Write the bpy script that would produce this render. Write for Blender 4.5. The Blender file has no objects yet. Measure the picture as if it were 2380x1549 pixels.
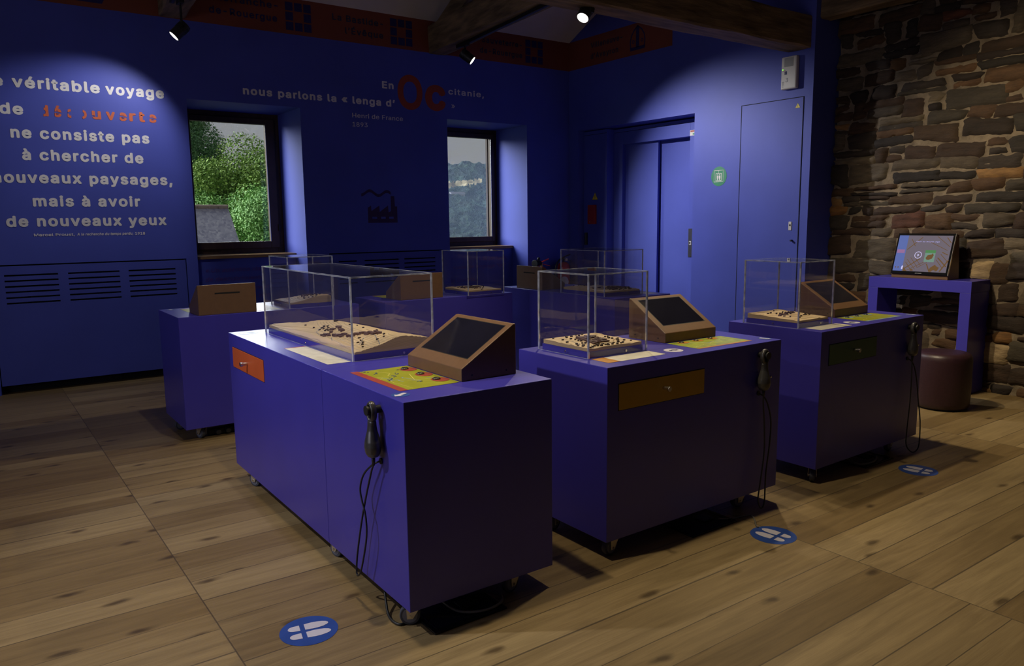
import bpy, bmesh, math, random
from mathutils import Vector, Matrix, noise

random.seed(7)
C = bpy.context.scene.collection
SC = bpy.context.scene
PI = math.pi

# ------------------------------------------------------------------ camera
F_PX = 1781.52
PITCH, YAW, ROLL = math.radians(8.347), math.radians(35.6508), math.radians(-0.6519)
fw = Vector((math.sin(YAW) * math.cos(PITCH), math.cos(YAW) * math.cos(PITCH), -math.sin(PITCH)))
rt = Vector((math.cos(YAW), -math.sin(YAW), 0))
up = rt.cross(fw)
r2 = rt * math.cos(ROLL) + up * math.sin(ROLL)
u2 = up * math.cos(ROLL) - rt * math.sin(ROLL)
cam = bpy.data.cameras.new('camera')
cam.sensor_width = 36.0
cam.lens = F_PX / 2380 * 36.0
cam.clip_end = 2000
cam_ob = bpy.data.objects.new('camera', cam)
C.objects.link(cam_ob)
M = Matrix((r2, u2, -fw)).transposed().to_4x4()
M.translation = Vector((0, 0, 1.53))
cam_ob.matrix_world = M
SC.camera = cam_ob

# ------------------------------------------------------------------ view, world, daylight
vs = SC.view_settings
SC.display_settings.display_device = 'sRGB'
vs.view_transform = 'Standard'
vs.look = 'None'
vs.exposure = 0.0
vs.gamma = 1.0
vs.use_curve_mapping = False
SC.cycles.transparent_max_bounces = 48
SC.cycles.max_bounces = 10

w = bpy.data.worlds.new('overcast_sky')
SC.world = w
w.use_nodes = True
wn = w.node_tree.nodes
bg = wn['Background']
tc = wn.new('ShaderNodeTexCoord')
sep = wn.new('ShaderNodeSeparateXYZ')
ramp = wn.new('ShaderNodeValToRGB')
ramp.color_ramp.elements[0].position = 0.0
ramp.color_ramp.elements[0].color = (0.30, 0.28, 0.25, 1)
ramp.color_ramp.elements[1].position = 0.35
ramp.color_ramp.elements[1].color = (0.22, 0.23, 0.25, 1)
w.node_tree.links.new(tc.outputs['Generated'], sep.inputs[0])
w.node_tree.links.new(sep.outputs['Z'], ramp.inputs[0])
w.node_tree.links.new(ramp.outputs[0], bg.inputs[0])
bg.inputs[1].default_value = 0.85


def light(name, kind, loc, target, energy, color=(1, 1, 1), **kw):
    d = bpy.data.lights.new(name, kind)
    d.energy = energy
    d.color = color
    for k, v in kw.items():
        setattr(d, k, v)
    o = bpy.data.objects.new(name, d)
    C.objects.link(o)
    o.location = loc
    o.rotation_euler = (Vector(target) - Vector(loc)).to_track_quat('-Z', 'Y').to_euler()
    return o


# bright overcast sky low in the north-west, falling into the window reveals
light('overcast_sun', 'SUN', (0, 20, 20), (16.0, 8.0, 9.5), 9.5, (0.88, 0.94, 1.0), angle=math.radians(50))
# second low sun, added for sheen on the cabinet tops and case edges
light('added_low_sun', 'SUN', (5, 30, 8), (5 - .30, 29.0, 8 - .21), 1.6, (0.86, 0.92, 1.0), angle=math.radians(22))
# area lamp added for assumed daylight from the left; that wall has no windows
light('assumed_daylight_left', 'AREA', (-3.3, 3.4, 1.75), (0, 3.2, 0.9), 38, (0.80, 0.80, 1.0), shape='RECTANGLE', size=2.6, size_y=1.4)


# ------------------------------------------------------------------ materials
def mat(name, col, rough=0.5, metal=0.0, var=0.0, scale=8.0, bump=0.0, bscale=60.0, spec=0.5, emit=None, estr=0.0, stretch=None, coat=0.0):
    m = bpy.data.materials.new(name)
    m.use_nodes = True
    nt = m.node_tree
    p = nt.nodes['Principled BSDF']
    p.inputs['Base Color'].default_value = (*col, 1)
    p.inputs['Roughness'].default_value = rough
    p.inputs['Metallic'].default_value = metal
    p.inputs['Specular IOR Level'].default_value = spec
    if coat:
        p.inputs['Coat Weight'].default_value = coat
    if emit:
        p.inputs['Emission Color'].default_value = (*emit, 1)
        p.inputs['Emission Strength'].default_value = estr
    if var or bump:
        t = nt.nodes.new('ShaderNodeTexCoord')
        mp = nt.nodes.new('ShaderNodeMapping')
        if stretch:
            mp.inputs['Scale'].default_value = stretch
        nt.links.new(t.outputs['Object'], mp.inputs[0])
    if var:
        n = nt.nodes.new('ShaderNodeTexNoise')
        n.inputs['Scale'].default_value = scale
        n.inputs['Detail'].default_value = 5
        nt.links.new(mp.outputs[0], n.inputs['Vector'])
        r = nt.nodes.new('ShaderNodeValToRGB')
        r.color_ramp.elements[0].position = 0.3
        r.color_ramp.elements[1].position = 0.7
        r.color_ramp.elements[0].color = (*[max(0, c * (1 - var)) for c in col], 1)
        r.color_ramp.elements[1].color = (*[min(1, c * (1 + var)) for c in col], 1)
        nt.links.new(n.outputs['Fac'], r.inputs[0])
        nt.links.new(r.outputs[0], p.inputs['Base Color'])
    if bump:
        n2 = nt.nodes.new('ShaderNodeTexNoise')
        n2.inputs['Scale'].default_value = bscale
        n2.inputs['Detail'].default_value = 6
        nt.links.new(mp.outputs[0], n2.inputs['Vector'])
        b = nt.nodes.new('ShaderNodeBump')
        b.inputs['Strength'].default_value = bump
        b.inputs['Distance'].default_value = 0.01
        nt.links.new(n2.outputs['Fac'], b.inputs['Height'])
        nt.links.new(b.outputs[0], p.inputs['Normal'])
    return m


def clear_mat(name, tint, rough=0.02, ior=1.49, haze=0.0):
    m = bpy.data.materials.new(name)
    m.use_nodes = True
    nt = m.node_tree
    nt.nodes.remove(nt.nodes['Principled BSDF'])
    out = nt.nodes['Material Output']
    tr = nt.nodes.new('ShaderNodeBsdfTransparent')
    tr.inputs[0].default_value = (*tint, 1)
    gl = nt.nodes.new('ShaderNodeBsdfGlossy')
    gl.inputs['Roughness'].default_value = rough
    # Schlick reflectance, the same from either side of the sheet
    lw = nt.nodes.new('ShaderNodeLayerWeight')
    lw.inputs['Blend'].default_value = 0.5
    pw = nt.nodes.new('ShaderNodeMath')
    pw.operation = 'POWER'
    pw.inputs[1].default_value = 5.0
    f0 = ((ior - 1) / (ior + 1)) ** 2
    fr = nt.nodes.new('ShaderNodeMath')
    fr.operation = 'MULTIPLY_ADD'
    fr.inputs[1].default_value = 1 - f0
    fr.inputs[2].default_value = f0
    nt.links.new(lw.outputs['Facing'], pw.inputs[0])
    nt.links.new(pw.outputs[0], fr.inputs[0])
    mx = nt.nodes.new('ShaderNodeMixShader')
    nt.links.new(fr.outputs[0], mx.inputs[0])
    nt.links.new(tr.outputs[0], mx.inputs[1])
    nt.links.new(gl.outputs[0], mx.inputs[2])
    last = mx
    if haze:
        df = nt.nodes.new('ShaderNodeBsdfDiffuse')
        df.inputs[0].default_value = (0.8, 0.82, 0.9, 1)
        nz = nt.nodes.new('ShaderNodeTexNoise')
        nz.inputs['Scale'].default_value = 6
        mm = nt.nodes.new('ShaderNodeMath')
        mm.operation = 'MULTIPLY'
        mm.inputs[1].default_value = haze
        nt.links.new(nz.outputs['Fac'], mm.inputs[0])
        m2 = nt.nodes.new('ShaderNodeMixShader')
        nt.links.new(mm.outputs[0], m2.inputs[0])
        nt.links.new(mx.outputs[0], m2.inputs[1])
        nt.links.new(df.outputs[0], m2.inputs[2])
        last = m2
    nt.links.new(last.outputs[0], out.inputs[0])
    return m


def edge_mat(name):
    m = bpy.data.materials.new(name)
    m.use_nodes = True
    nt = m.node_tree
    nt.nodes.remove(nt.nodes['Principled BSDF'])
    out = nt.nodes['Material Output']
    tl = nt.nodes.new('ShaderNodeBsdfTranslucent')
    tl.inputs[0].default_value = (0.80, 0.86, 1, 1)  # bluish white stands in for light refracted along the acrylic edges
    df = nt.nodes.new('ShaderNodeBsdfDiffuse')
    df.inputs[0].default_value = (0.80, 0.86, 1, 1)
    gl = nt.nodes.new('ShaderNodeBsdfGlossy')
    gl.inputs['Roughness'].default_value = 0.15
    nz = nt.nodes.new('ShaderNodeTexNoise')
    nz.inputs['Scale'].default_value = 9
    a = nt.nodes.new('ShaderNodeMixShader')
    a.inputs[0].default_value = 0.5
    nt.links.new(tl.outputs[0], a.inputs[1])
    nt.links.new(df.outputs[0], a.inputs[2])
    b = nt.nodes.new('ShaderNodeMixShader')
    nt.links.new(nz.outputs['Fac'], b.inputs[0])
    nt.links.new(a.outputs[0], b.inputs[1])
    nt.links.new(gl.outputs[0], b.inputs[2])
    nt.links.new(b.outputs[0], out.inputs[0])
    return m


def floor_mat():
    m = bpy.data.materials.new('oak_planks')
    m.use_nodes = True
    nt = m.node_tree
    L = nt.links.new
    p = nt.nodes['Principled BSDF']

    def math_(op, a, b=None, c=None):
        n = nt.nodes.new('ShaderNodeMath')
        n.operation = op
        for i, v in enumerate((a, b, c)):
            if v is None:
                continue
            if isinstance(v, (int, float)):
                n.inputs[i].default_value = v
            else:
                L(v, n.inputs[i])
        return n.outputs[0]
    t = nt.nodes.new('ShaderNodeTexCoord')
    s = nt.nodes.new('ShaderNodeSeparateXYZ')
    L(t.outputs['Object'], s.inputs[0])
    X, Y = s.outputs['X'], s.outputs['Y']
    col = math_('FLOOR', math_('DIVIDE', math_('SUBTRACT', X, 0.68), 2.46))
    # plank rows: widths alternate, and each bay of planks is shifted a little
    yy = math_('ADD', Y, math_('MULTIPLY', col, 0.083))
    yw = math_('ADD', yy, math_('MULTIPLY', math_('SINE', math_('MULTIPLY', yy, 11.0)), 0.028))
    row = math_('FLOOR', math_('DIVIDE', yw, 0.185))
    fy = math_('FRACT', math_('DIVIDE', yw, 0.185))
    fx = math_('FRACT', math_('DIVIDE', math_('SUBTRACT', X, 0.68), 2.46))
    cb = nt.nodes.new('ShaderNodeCombineXYZ')
    L(col, cb.inputs[0])
    L(row, cb.inputs[1])
    wn_ = nt.nodes.new('ShaderNodeTexWhiteNoise')
    wn_.noise_dimensions = '3D'
    L(cb.outputs[0], wn_.inputs['Vector'])
    rnd = wn_.outputs['Value']
    # grain coordinates, shifted per plank
    off = nt.nodes.new('ShaderNodeVectorMath')
    off.operation = 'MULTIPLY_ADD'
    L(wn_.outputs['Color'], off.inputs[0])
    off.inputs[1].default_value = (37, 53, 19)
    L(t.outputs['Object'], off.inputs[2])
    mp = nt.nodes.new('ShaderNodeMapping')
    mp.inputs['Scale'].default_value = (1.1, 14, 1)
    L(off.outputs[0], mp.inputs[0])
    n1 = nt.nodes.new('ShaderNodeTexNoise')
    n1.inputs['Scale'].default_value = 1.6
    n1.inputs['Detail'].default_value = 8
    n1.inputs['Roughness'].default_value = 0.65
    n1.inputs['Distortion'].default_value = 0.9
    L(mp.outputs[0], n1.inputs['Vector'])
    mp2 = nt.nodes.new('ShaderNodeMapping')
    mp2.inputs['Scale'].default_value = (3.0, 90, 1)
    L(off.outputs[0], mp2.inputs[0])
    n2 = nt.nodes.new('ShaderNodeTexNoise')
    n2.inputs['Scale'].default_value = 2.0
    n2.inputs['Detail'].default_value = 6
    L(mp2.outputs[0], n2.inputs['Vector'])
    # plank tone
    r1 = nt.nodes.new('ShaderNodeValToRGB')
    e = r1.color_ramp.elements
    e[0].color = (0.175, 0.118, 0.050, 1)
    e[1].color = (0.315, 0.235, 0.118, 1)
    e.new(0.35).color = (0.22, 0.154, 0.070, 1)
    e.new(0.7).color = (0.265, 0.192, 0.092, 1)
    L(rnd, r1.inputs[0])
    g = nt.nodes.new('ShaderNodeValToRGB')
    g.color_ramp.elements[0].position = 0.28
    g.color_ramp.elements[0].color = (0.62, 0.58, 0.54, 1)
    g.color_ramp.elements[1].position = 0.62
    g.color_ramp.elements[1].color = (1.08, 1.06, 1.03, 1)
    L(n1.outputs['Fac'], g.inputs[0])
    mu = nt.nodes.new('ShaderNodeMix')
    mu.data_type = 'RGBA'
    mu.blend_type = 'MULTIPLY'
    mu.inputs[0].default_value = 0.8
    L(r1.outputs[0], mu.inputs[6])
    L(g.outputs[0], mu.inputs[7])
    g2 = nt.nodes.new('ShaderNodeValToRGB')
    g2.color_ramp.elements[0].position = 0.3
    g2.color_ramp.elements[0].color = (0.78, 0.76, 0.74, 1)
    g2.color_ramp.elements[1].position = 0.6
    L(n2.outputs['Fac'], g2.inputs[0])
    mu2 = nt.nodes.new('ShaderNodeMix')
    mu2.data_type = 'RGBA'
    mu2.blend_type = 'MULTIPLY'
    mu2.inputs[0].default_value = 0.55
    L(mu.outputs[2], mu2.inputs[6])
    L(g2.outputs[0], mu2.inputs[7])
    # knots
    mp3 = nt.nodes.new('ShaderNodeMapping')
    mp3.inputs['Scale'].default_value = (1.35, 3.3, 1)
    L(off.outputs[0], mp3.inputs[0])
    nz = nt.nodes.new('ShaderNodeTexNoise')
    nz.inputs['Scale'].default_value = 9
    L(off.outputs[0], nz.inputs['Vector'])
    dv = nt.nodes.new('ShaderNodeVectorMath')
    dv.operation = 'MULTIPLY_ADD'
    L(nz.outputs['Color'], dv.inputs[0])
    dv.inputs[1].default_value = (0.12, 0.12, 0)
    L(mp3.outputs[0], dv.inputs[2])
    vo = nt.nodes.new('ShaderNodeTexVoronoi')
    vo.inputs['Scale'].default_value = 1.0
    vo.voronoi_dimensions = '2D'
    L(dv.outputs[0], vo.inputs['Vector'])
    kn = nt.nodes.new('ShaderNodeValToRGB')
    kn.color_ramp.elements[0].position = 0.025
    kn.color_ramp.elements[0].color = (0.15, 0.11, 0.09, 1)
    kn.color_ramp.elements[1].position = 0.085
    kn.color_ramp.elements[1].color = (1, 1, 1, 1)
    L(vo.outputs['Distance'], kn.inputs[0])
    mu3 = nt.nodes.new('ShaderNodeMix')
    mu3.data_type = 'RGBA'
    mu3.blend_type = 'MULTIPLY'
    mu3.inputs[0].default_value = 0.75
    L(mu2.outputs[2], mu3.inputs[6])
    L(kn.outputs[0], mu3.inputs[7])
    # joints
    jy = math_('MINIMUM', fy, math_('SUBTRACT', 1.0, fy))
    jx = math_('MINIMUM', fx, math_('SUBTRACT', 1.0, fx))
    my = math_('LESS_THAN', jy, math_('ADD', 0.006, math_('MULTIPLY', rnd, 0.012)))
    mx_ = math_('LESS_THAN', jx, 0.0011)
    j = math_('MAXIMUM', my, mx_)
    mu4 = nt.nodes.new('ShaderNodeMix')
    mu4.data_type = 'RGBA'
    L(math_('MULTIPLY', j, 0.75), mu4.inputs[0])
    L(mu3.outputs[2], mu4.inputs[6])
    mu4.inputs[7].default_value = (0.05, 0.035, 0.022, 1)
    L(mu4.outputs[2], p.inputs['Base Color'])
    ro = math_('ADD', 0.36, math_('MULTIPLY', n2.outputs['Fac'], 0.16))
    L(ro, p.inputs['Roughness'])
    p.inputs['Specular IOR Level'].default_value = 0.45
    b = nt.nodes.new('ShaderNodeBump')
    b.inputs['Strength'].default_value = 0.35
    b.inputs['Distance'].default_value = 0.004
    L(math_('SUBTRACT', math_('MULTIPLY', n2.outputs['Fac'], 0.35), j), b.inputs['Height'])
    L(b.outputs[0], p.inputs['Normal'])
    return m


def attr_mat(name, rough=0.85, bump=0.6, bscale=30, stretch=(1, 1, 3)):
    """colour comes from the mesh's own per-stone tint, broken up by noise"""
    m = mat(name, (0.2, 0.15, 0.1), rough, bump=bump, bscale=bscale, stretch=stretch)
    nt = m.node_tree
    p = nt.nodes['Principled BSDF']
    a = nt.nodes.new('ShaderNodeAttribute')
    a.attribute_name = 'tint'
    t = nt.nodes.new('ShaderNodeTexCoord')
    mp = nt.nodes.new('ShaderNodeMapping')
    mp.inputs['Scale'].default_value = (1, 1.0, 4.5)
    nt.links.new(t.outputs['Object'], mp.inputs[0])
    n = nt.nodes.new('ShaderNodeTexNoise')
    n.inputs['Scale'].default_value = 7
    n.inputs['Detail'].default_value = 9
    n.inputs['Roughness'].default_value = 0.7
    nt.links.new(mp.outputs[0], n.inputs['Vector'])
    r = nt.nodes.new('ShaderNodeValToRGB')
    r.color_ramp.elements[0].position = 0.3
    r.color_ramp.elements[0].color = (0.55, 0.53, 0.50, 1)
    r.color_ramp.elements[1].position = 0.68
    r.color_ramp.elements[1].color = (1.3, 1.27, 1.2, 1)
    nt.links.new(n.outputs['Fac'], r.inputs[0])
    mu = nt.nodes.new('ShaderNodeMix')
    mu.data_type = 'RGBA'
    mu.blend_type = 'MULTIPLY'
    mu.inputs[0].default_value = 1.0
    nt.links.new(a.outputs['Color'], mu.inputs[6])
    nt.links.new(r.outputs[0], mu.inputs[7])
    nt.links.new(mu.outputs[2], p.inputs['Base Color'])
    return m


def leaf_mat(name, c0, c1):
    m = mat(name, c0, 0.6, spec=0.2)
    nt = m.node_tree
    p = nt.nodes['Principled BSDF']
    g = nt.nodes.new('ShaderNodeNewGeometry')
    r = nt.nodes.new('ShaderNodeValToRGB')
    r.color_ramp.elements[0].color = (*c0, 1)
    r.color_ramp.elements[1].color = (*c1, 1)
    nt.links.new(g.outputs['Random Per Island'], r.inputs[0])
    nt.links.new(r.outputs[0], p.inputs['Base Color'])
    return m


BLUE_WALL = mat('blue_wall_paint', (0.066, 0.087, 0.41), 0.55, var=0.08, scale=1.5, bump=0.03, bscale=40, spec=0.35)
BLUE_CAB = mat('blue_lacquer', (0.047, 0.040, 0.345), 0.33, var=0.05, scale=3, spec=0.5)
BLUE_DARK = mat('blue_panel_paint', (0.064, 0.083, 0.38), 0.5, var=0.06, scale=2, spec=0.35)
RED_BAND = mat('rust_red_paint', (0.19, 0.045, 0.022), 0.6, var=0.08, scale=2)
NAVY = mat('navy_vinyl', (0.008, 0.009, 0.09), 0.5, var=0.1)
DARK_VINYL = mat('dark_vinyl', (0.02, 0.025, 0.06), 0.5, var=0.1)
WHITE_VINYL = mat('white_vinyl', (0.72, 0.69, 0.66), 0.55, var=0.04)
ORANGE_VINYL = mat('orange_vinyl', (0.55, 0.11, 0.035), 0.55, var=0.06)
RUST_VINYL = mat('rust_vinyl', (0.33, 0.055, 0.02), 0.55, var=0.06)
PLUM_VINYL = mat('plum_vinyl', (0.12, 0.06, 0.29), 0.55, var=0.06)
FACTORY_VINYL = mat('dark_plum_vinyl', (0.035, 0.012, 0.07), 0.55, var=0.1)
PLASTER = mat('white_plaster', (0.62, 0.57, 0.53), 0.85, var=0.05, scale=3, bump=0.05)
BLACK = mat('black_matt', (0.008, 0.008, 0.009), 0.5, var=0.2)
VOID = mat('dark_cavity', (0.004, 0.004, 0.005), 0.9, var=0.2)
BEAM = mat('old_oak_beam', (0.17, 0.115, 0.058), 0.75, var=0.55, scale=3.0, bump=0.8, bscale=9, stretch=(6, 0.8, 6))
BEAM_X = mat('old_oak_crossbeam', (0.17, 0.115, 0.058), 0.75, var=0.55, scale=3.0, bump=0.8, bscale=9, stretch=(0.8, 6, 6))
FRAME_WOOD = mat('dark_window_oak', (0.055, 0.030, 0.014), 0.5, var=0.3, scale=6, bump=0.1, stretch=(4, 4, 1))
SILL_WOOD = mat('oak_sill', (0.30, 0.17, 0.06), 0.4, var=0.2, scale=6, stretch=(1, 8, 8))
FLOOR = floor_mat()
STONE = attr_mat('schist_stone')
MORTAR = mat('sandy_mortar', (0.17, 0.13, 0.085), 0.95, var=0.35, scale=9, bump=0.9, bscale=45)
BROWN = mat('bronze_powder_coat', (0.145, 0.079, 0.041), 0.42, var=0.06, scale=30, spec=0.4)
SCREEN = mat('dark_screen_glass', (0.008, 0.008, 0.016), 0.12, var=0.1, spec=0.5)
ACRYLIC = clear_mat('clear_acrylic', (0.985, 0.985, 0.99), 0.015, 1.49, 0.006)
EDGE = edge_mat('polished_acrylic_edge')
GLASS = clear_mat('window_glass', (0.97, 0.98, 0.98), 0.01, 1.5)
BIRCH = mat('birch_plywood', (0.56, 0.42, 0.235), 0.55, var=0.12, scale=5, bump=0.05, stretch=(1, 1, 12))
_nt = BIRCH.node_tree
_p = _nt.nodes['Principled BSDF']
_t = _nt.nodes.new('ShaderNodeTexCoord')
_s = _nt.nodes.new('ShaderNodeSeparateXYZ')
_nt.links.new(_t.outputs['Object'], _s.inputs[0])
_d = _nt.nodes.new('ShaderNodeMath')
_d.operation = 'DIVIDE'
_d.inputs[1].default_value = 0.004
_nt.links.new(_s.outputs['Z'], _d.inputs[0])
_f = _nt.nodes.new('ShaderNodeMath')
_f.operation = 'FRACT'
_nt.links.new(_d.outputs[0], _f.inputs[0])
_r = _nt.nodes.new('ShaderNodeValToRGB')       # laser-burnt edge of every plywood layer
for _k, (_q, _c) in enumerate(((0.0, 1.0), (0.30, 1.0), (0.42, 0.42), (0.62, 0.42), (0.75, 1.0))):
    _e = _r.color_ramp.elements[0] if _k == 0 else (_r.color_ramp.elements[1] if _k == 1 else _r.color_ramp.elements.new(_q))
    _e.position = _q
    _e.color = (_c, _c * (0.93 if _c < 1 else 1), _c * (0.9 if _c < 1 else 1), 1)
_nt.links.new(_f.outputs[0], _r.inputs[0])
_m = _nt.nodes.new('ShaderNodeMix')
_m.data_type = 'RGBA'
_m.blend_type = 'MULTIPLY'
_m.inputs[0].default_value = 0.75
_nt.links.new(_p.inputs['Base Color'].links[0].from_socket, _m.inputs[6])
_nt.links.new(_r.outputs[0], _m.inputs[7])
_nt.links.new(_m.outputs[2], _p.inputs['Base Color'])
HOUSE = mat('dark_walnut_blocks', (0.032, 0.020, 0.018), 0.6, var=0.3, scale=80)
OLDTOWN = mat('plum_brown_blocks', (0.085, 0.043, 0.045), 0.6, var=0.3, scale=80)
ROADBLUE = mat('slate_blue_inlay', (0.10, 0.13, 0.19), 0.6, var=0.1)
STEEL = mat('brushed_steel', (0.62, 0.60, 0.56), 0.25, metal=1.0, var=0.08)
ZINC = mat('zinc_plate', (0.58, 0.54, 0.46), 0.38, metal=0.8, var=0.1)
RUBBER = mat('grey_rubber', (0.05, 0.055, 0.075), 0.6, var=0.15)
HUB = mat('grey_nylon', (0.15, 0.16, 0.2), 0.45, var=0.1)
HANDSET = mat('graphite_plastic', (0.045, 0.043, 0.042), 0.28, var=0.15, scale=40, spec=0.6)
CABLE = mat('black_rubber_cable', (0.012, 0.012, 0.012), 0.5, var=0.2)
GREYCABLE = mat('grey_cable', (0.13, 0.12, 0.10), 0.5, var=0.2)
ORANGE_DR = mat('orange_lacquer', (0.52, 0.095, 0.022), 0.4, var=0.05)
YELLOW_DR = mat('mustard_lacquer', (0.40, 0.235, 0.012), 0.4, var=0.05)
GREEN_DR = mat('bottle_green_lacquer', (0.022, 0.085, 0.045), 0.4, var=0.05)
MAPGREEN = mat('lime_map_print', (0.31, 0.32, 0.018), 0.35, var=0.12, scale=14)
MAPGREEN2 = mat('green_map_print', (0.30, 0.36, 0.03), 0.35, var=0.35, scale=22)
MAPRED = mat('brick_red_print', (0.34, 0.06, 0.04), 0.35, var=0.08)
MAPORANGE = mat('amber_print', (0.48, 0.21, 0.02), 0.35, var=0.15, scale=30)
MAPLINE = mat('pale_yellow_print', (0.68, 0.60, 0.16), 0.35, var=0.1)
MAPBLUE = mat('pale_blue_print', (0.25, 0.36, 0.42), 0.35, var=0.2, scale=40)
PAPER = mat('printed_sheet', (0.60, 0.57, 0.48), 0.4, var=0.14, scale=16)
BUTTON = mat('pewter_button', (0.08, 0.075, 0.06), 0.3, metal=0.7, var=0.2)
STKBLUE = mat('royal_blue_sticker', (0.030, 0.075, 0.32), 0.35, var=0.12, scale=12)
STKWHITE = mat('white_sticker_print', (0.60, 0.58, 0.68), 0.4, var=0.05)
LEATHER = mat('plum_leather', (0.030, 0.011, 0.016), 0.42, var=0.15, scale=50, bump=0.1, bscale=220)
MONBLACK = mat('gloss_black_bezel', (0.006, 0.006, 0.007), 0.15, var=0.1)
GREENSTK = mat('green_lift_sticker', (0.035, 0.24, 0.12), 0.4, var=0.08)
WARNYEL = mat('warning_yellow', (0.70, 0.55, 0.02), 0.45, var=0.05)
KEYRED = mat('red_plastic_box', (0.33, 0.028, 0.014), 0.4, var=0.08)
OFFWHITE = mat('off_white_plastic', (0.62, 0.59, 0.53), 0.4, var=0.03)
GREYPRINT = mat('grey_print', (0.28, 0.28, 0.26), 0.5, var=0.05)
LED = mat('green_led', (0.05, 0.3, 0.02), 0.4, emit=(0.25, 1.0, 0.05), estr=1.2, var=0.05)
EXTRED = mat('fire_red_enamel', (0.50, 0.028, 0.014), 0.25, var=0.05)
BRASS = mat('brass_valve', (0.60, 0.40, 0.10), 0.3, metal=1.0, var=0.1)
SLATE = mat('slate_grey', (0.17, 0.165, 0.19), 0.6, var=0.3, scale=9)
ROOFTILE = mat('roof_slates', (0.17, 0.17, 0.20), 0.6, var=0.3, scale=3)
LEAF_A = leaf_mat('ash_leaves', (0.09, 0.19, 0.03), (0.32, 0.48, 0.10))
LEAF_B = leaf_mat('bright_leaves', (0.09, 0.23, 0.05), (0.32, 0.56, 0.17))
LEAF_C = leaf_mat('dark_fir_leaves', (0.04, 0.11, 0.045), (0.15, 0.29, 0.11))
BARK = mat('tree_bark', (0.06, 0.045, 0.03), 0.9, var=0.3)
FIELD = mat('dry_meadow', (0.36, 0.30, 0.17), 0.9, var=0.15, scale=0.2)
GRASS = mat('valley_grass', (0.06, 0.10, 0.03), 0.9, var=0.3, scale=0.3)
FOREST = mat('forest_canopy', (0.022, 0.055, 0.040), 0.9, var=0.5, scale=0.12)
_nt = FOREST.node_tree
_t = _nt.nodes.new('ShaderNodeTexCoord')
_v = _nt.nodes.new('ShaderNodeTexVoronoi')
_v.inputs['Scale'].default_value = 0.42
_v.inputs['Randomness'].default_value = 1.0
_n2 = _nt.nodes.new('ShaderNodeTexNoise')
_n2.inputs['Scale'].default_value = 1.3
_n2.inputs['Detail'].default_value = 6
_a = _nt.nodes.new('ShaderNodeMath')
_a.operation = 'MULTIPLY_ADD'
_a.inputs[1].default_value = -0.7
_b = _nt.nodes.new('ShaderNodeBump')
_b.inputs['Strength'].default_value = 1.0
_b.inputs['Distance'].default_value = 2.2
_nt.links.new(_t.outputs['Object'], _v.inputs['Vector'])
_nt.links.new(_t.outputs['Object'], _n2.inputs['Vector'])
_nt.links.new(_v.outputs['Distance'], _a.inputs[0])
_nt.links.new(_n2.outputs['Fac'], _a.inputs[2])
_nt.links.new(_a.outputs[0], _b.inputs['Height'])
_nt.links.new(_b.outputs[0], _nt.nodes['Principled BSDF'].inputs['Normal'])


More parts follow.
